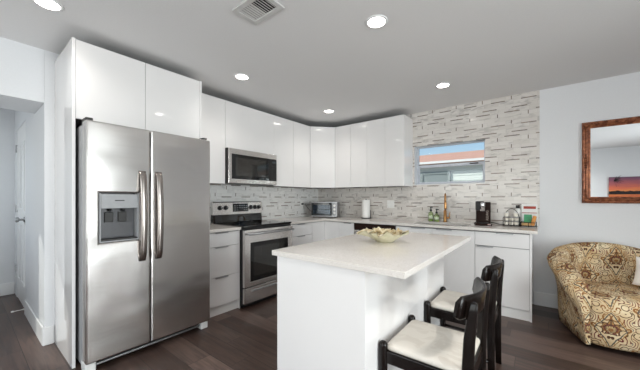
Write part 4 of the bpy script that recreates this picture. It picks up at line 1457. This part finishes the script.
pic = thing('canvas_picture', (5.1, YF + .001, .98), 'sunset over water canvas on the far wall, seen in the mirror', 'picture')
bx(-.55, .62, .0, .03, 0, .75, bev=.003).build('canvas', 'sunset_canvas', pic, True)
pf = MB()
for k in range(9):
    a0 = 2.0 + k * .16
    pts = [(-.38, .032, .78 - .05)]
    pts = [(-.50 + .06 * k / 9, .0325, .60)]
    ln = .16 + .03 * math.sin(k * 2.1)
    a = math.radians(-70 + 17 * k)
    pf.sweep([[(-.47, .0305, .66), (-.47, .032, .66), (-.465, .032, .655), (-.465, .0305, .655)],
              [(-.47 + ln * .6 * math.cos(a), .0305, .665 + ln * .6 * math.sin(a)), (-.47 + ln * .6 * math.cos(a), .032, .665 + ln * .6 * math.sin(a)),
               (-.46 + ln * .6 * math.cos(a), .032, .65 + ln * .6 * math.sin(a)), (-.46 + ln * .6 * math.cos(a), .0305, .65 + ln * .6 * math.sin(a))],
              [(-.47 + ln * math.cos(a), .0305, .65 + ln * math.sin(a)), (-.47 + ln * math.cos(a), .032, .65 + ln * math.sin(a)),
               (-.468 + ln * math.cos(a), .032, .648 + ln * math.sin(a)), (-.468 + ln * math.cos(a), .0305, .648 + ln * math.sin(a))]], smooth=False)
pf.build('palm_silhouette', 'black_plastic', pic, True)

# ------------------------------------------------------------------ ceiling fixtures
def make_light(x, y, label):
    t = thing('recessed_light', (x, y, ZC), label, 'ceiling light', 'recessed ceiling lights')
    MB().lathe([(.060, -.001), (.060, -.008), (.072, -.006), (.078, -.001)], (0, 0, 0), 36).build('trim_ring', 'trim_paint', t, True)
    MB().lathe([(.0595, -.003), (.0595, -.0065), (.0, -.007)], (0, 0, 0), 36).build('lens', 'lamp_lens', t, True)
    ld_ = bpy.data.lights.new('bulb', 'SPOT')
    ld_.energy = LAMP_WATT
    ld_.color = (1.0, 0.96, 0.91)
    ld_.spot_size = math.radians(140)
    ld_.spot_blend = 1.0
    ld_.shadow_soft_size = .06
    lo_ = bpy.data.objects.new('bulb', ld_)
    COL.objects.link(lo_)
    lo_.parent = t
    lo_.location = (0, 0, -.02)
    return t
l0 = make_light(2.345, -2.295, 'recessed ceiling light above the island, nearest the centre top of the photo')
fill_bulb = bpy.data.lights['bulb'].copy()
fill_bulb.energy = FILL_WATT
for x, y, lb in ((.863, -2.324, 'recessed ceiling light in front of the cabinets left of the microwave'),
                 (.883, -.864, 'recessed ceiling light in front of the corner wall cabinet'),
                 (2.405, -.84, 'recessed ceiling light nearest the tiled window wall'),
                 (.800, -3.745, 'recessed ceiling light at the top left near the hall opening'),
                 (2.36, -3.80, 'recessed ceiling light behind the island, just above the viewer'),  # the rest are unseen cans added to lift the lower fronts
                 (4.20, -2.45, 'added unseen recessed light for fill, right of the viewer'),
                 (3.50, -3.75, 'added unseen recessed light for fill, near the viewer'),
                 (3.60, -5.00, 'added unseen recessed light for fill, behind the viewer')):
    q = copy_tree(l0)
    q.location = (x, y, ZC)
    if y < -4.5 or x > 4:
        for ch in q.children:
            if ch.type == 'LIGHT':
                ch.data = fill_bulb
    q['label'] = lb
vt = thing('ceiling_vent', (1.80, -2.885, ZC), 'white louvred air vent in the ceiling', 'vent')
VX0, VX1, VY0, VY1 = 1.66, 1.952, -2.995, -2.797
MB().cells([VX0, VX0 + .035, VX1 - .035, VX1], [VY0, VY0 + .035, VY1 - .035, VY1], ZC - .012, ZC - .001, {(1, 1)}, 'xyz', bev=.003).build('frame', 'vent_metal', vt)
bx(VX0 + .035, VX1 - .035, VY0 + .035, VY1 - .035, ZC - .003, ZC - .001).build('duct_shade', 'vent_dark', vt)  # flat dark sheet standing for the shade behind the louvres
ns = 11
for k in range(ns):
    xx = VX0 + .045 + (VX1 - VX0 - .09) * k / (ns - 1)
    bx(xx - .0062, xx + .0062, VY0 + .036, VY1 - .036, ZC - .0075, ZC - .0055, rot=Matrix.Rotation(-.2 if k < 6 else .55, 3, 'Y')).build('louvre', 'vent_metal', vt)
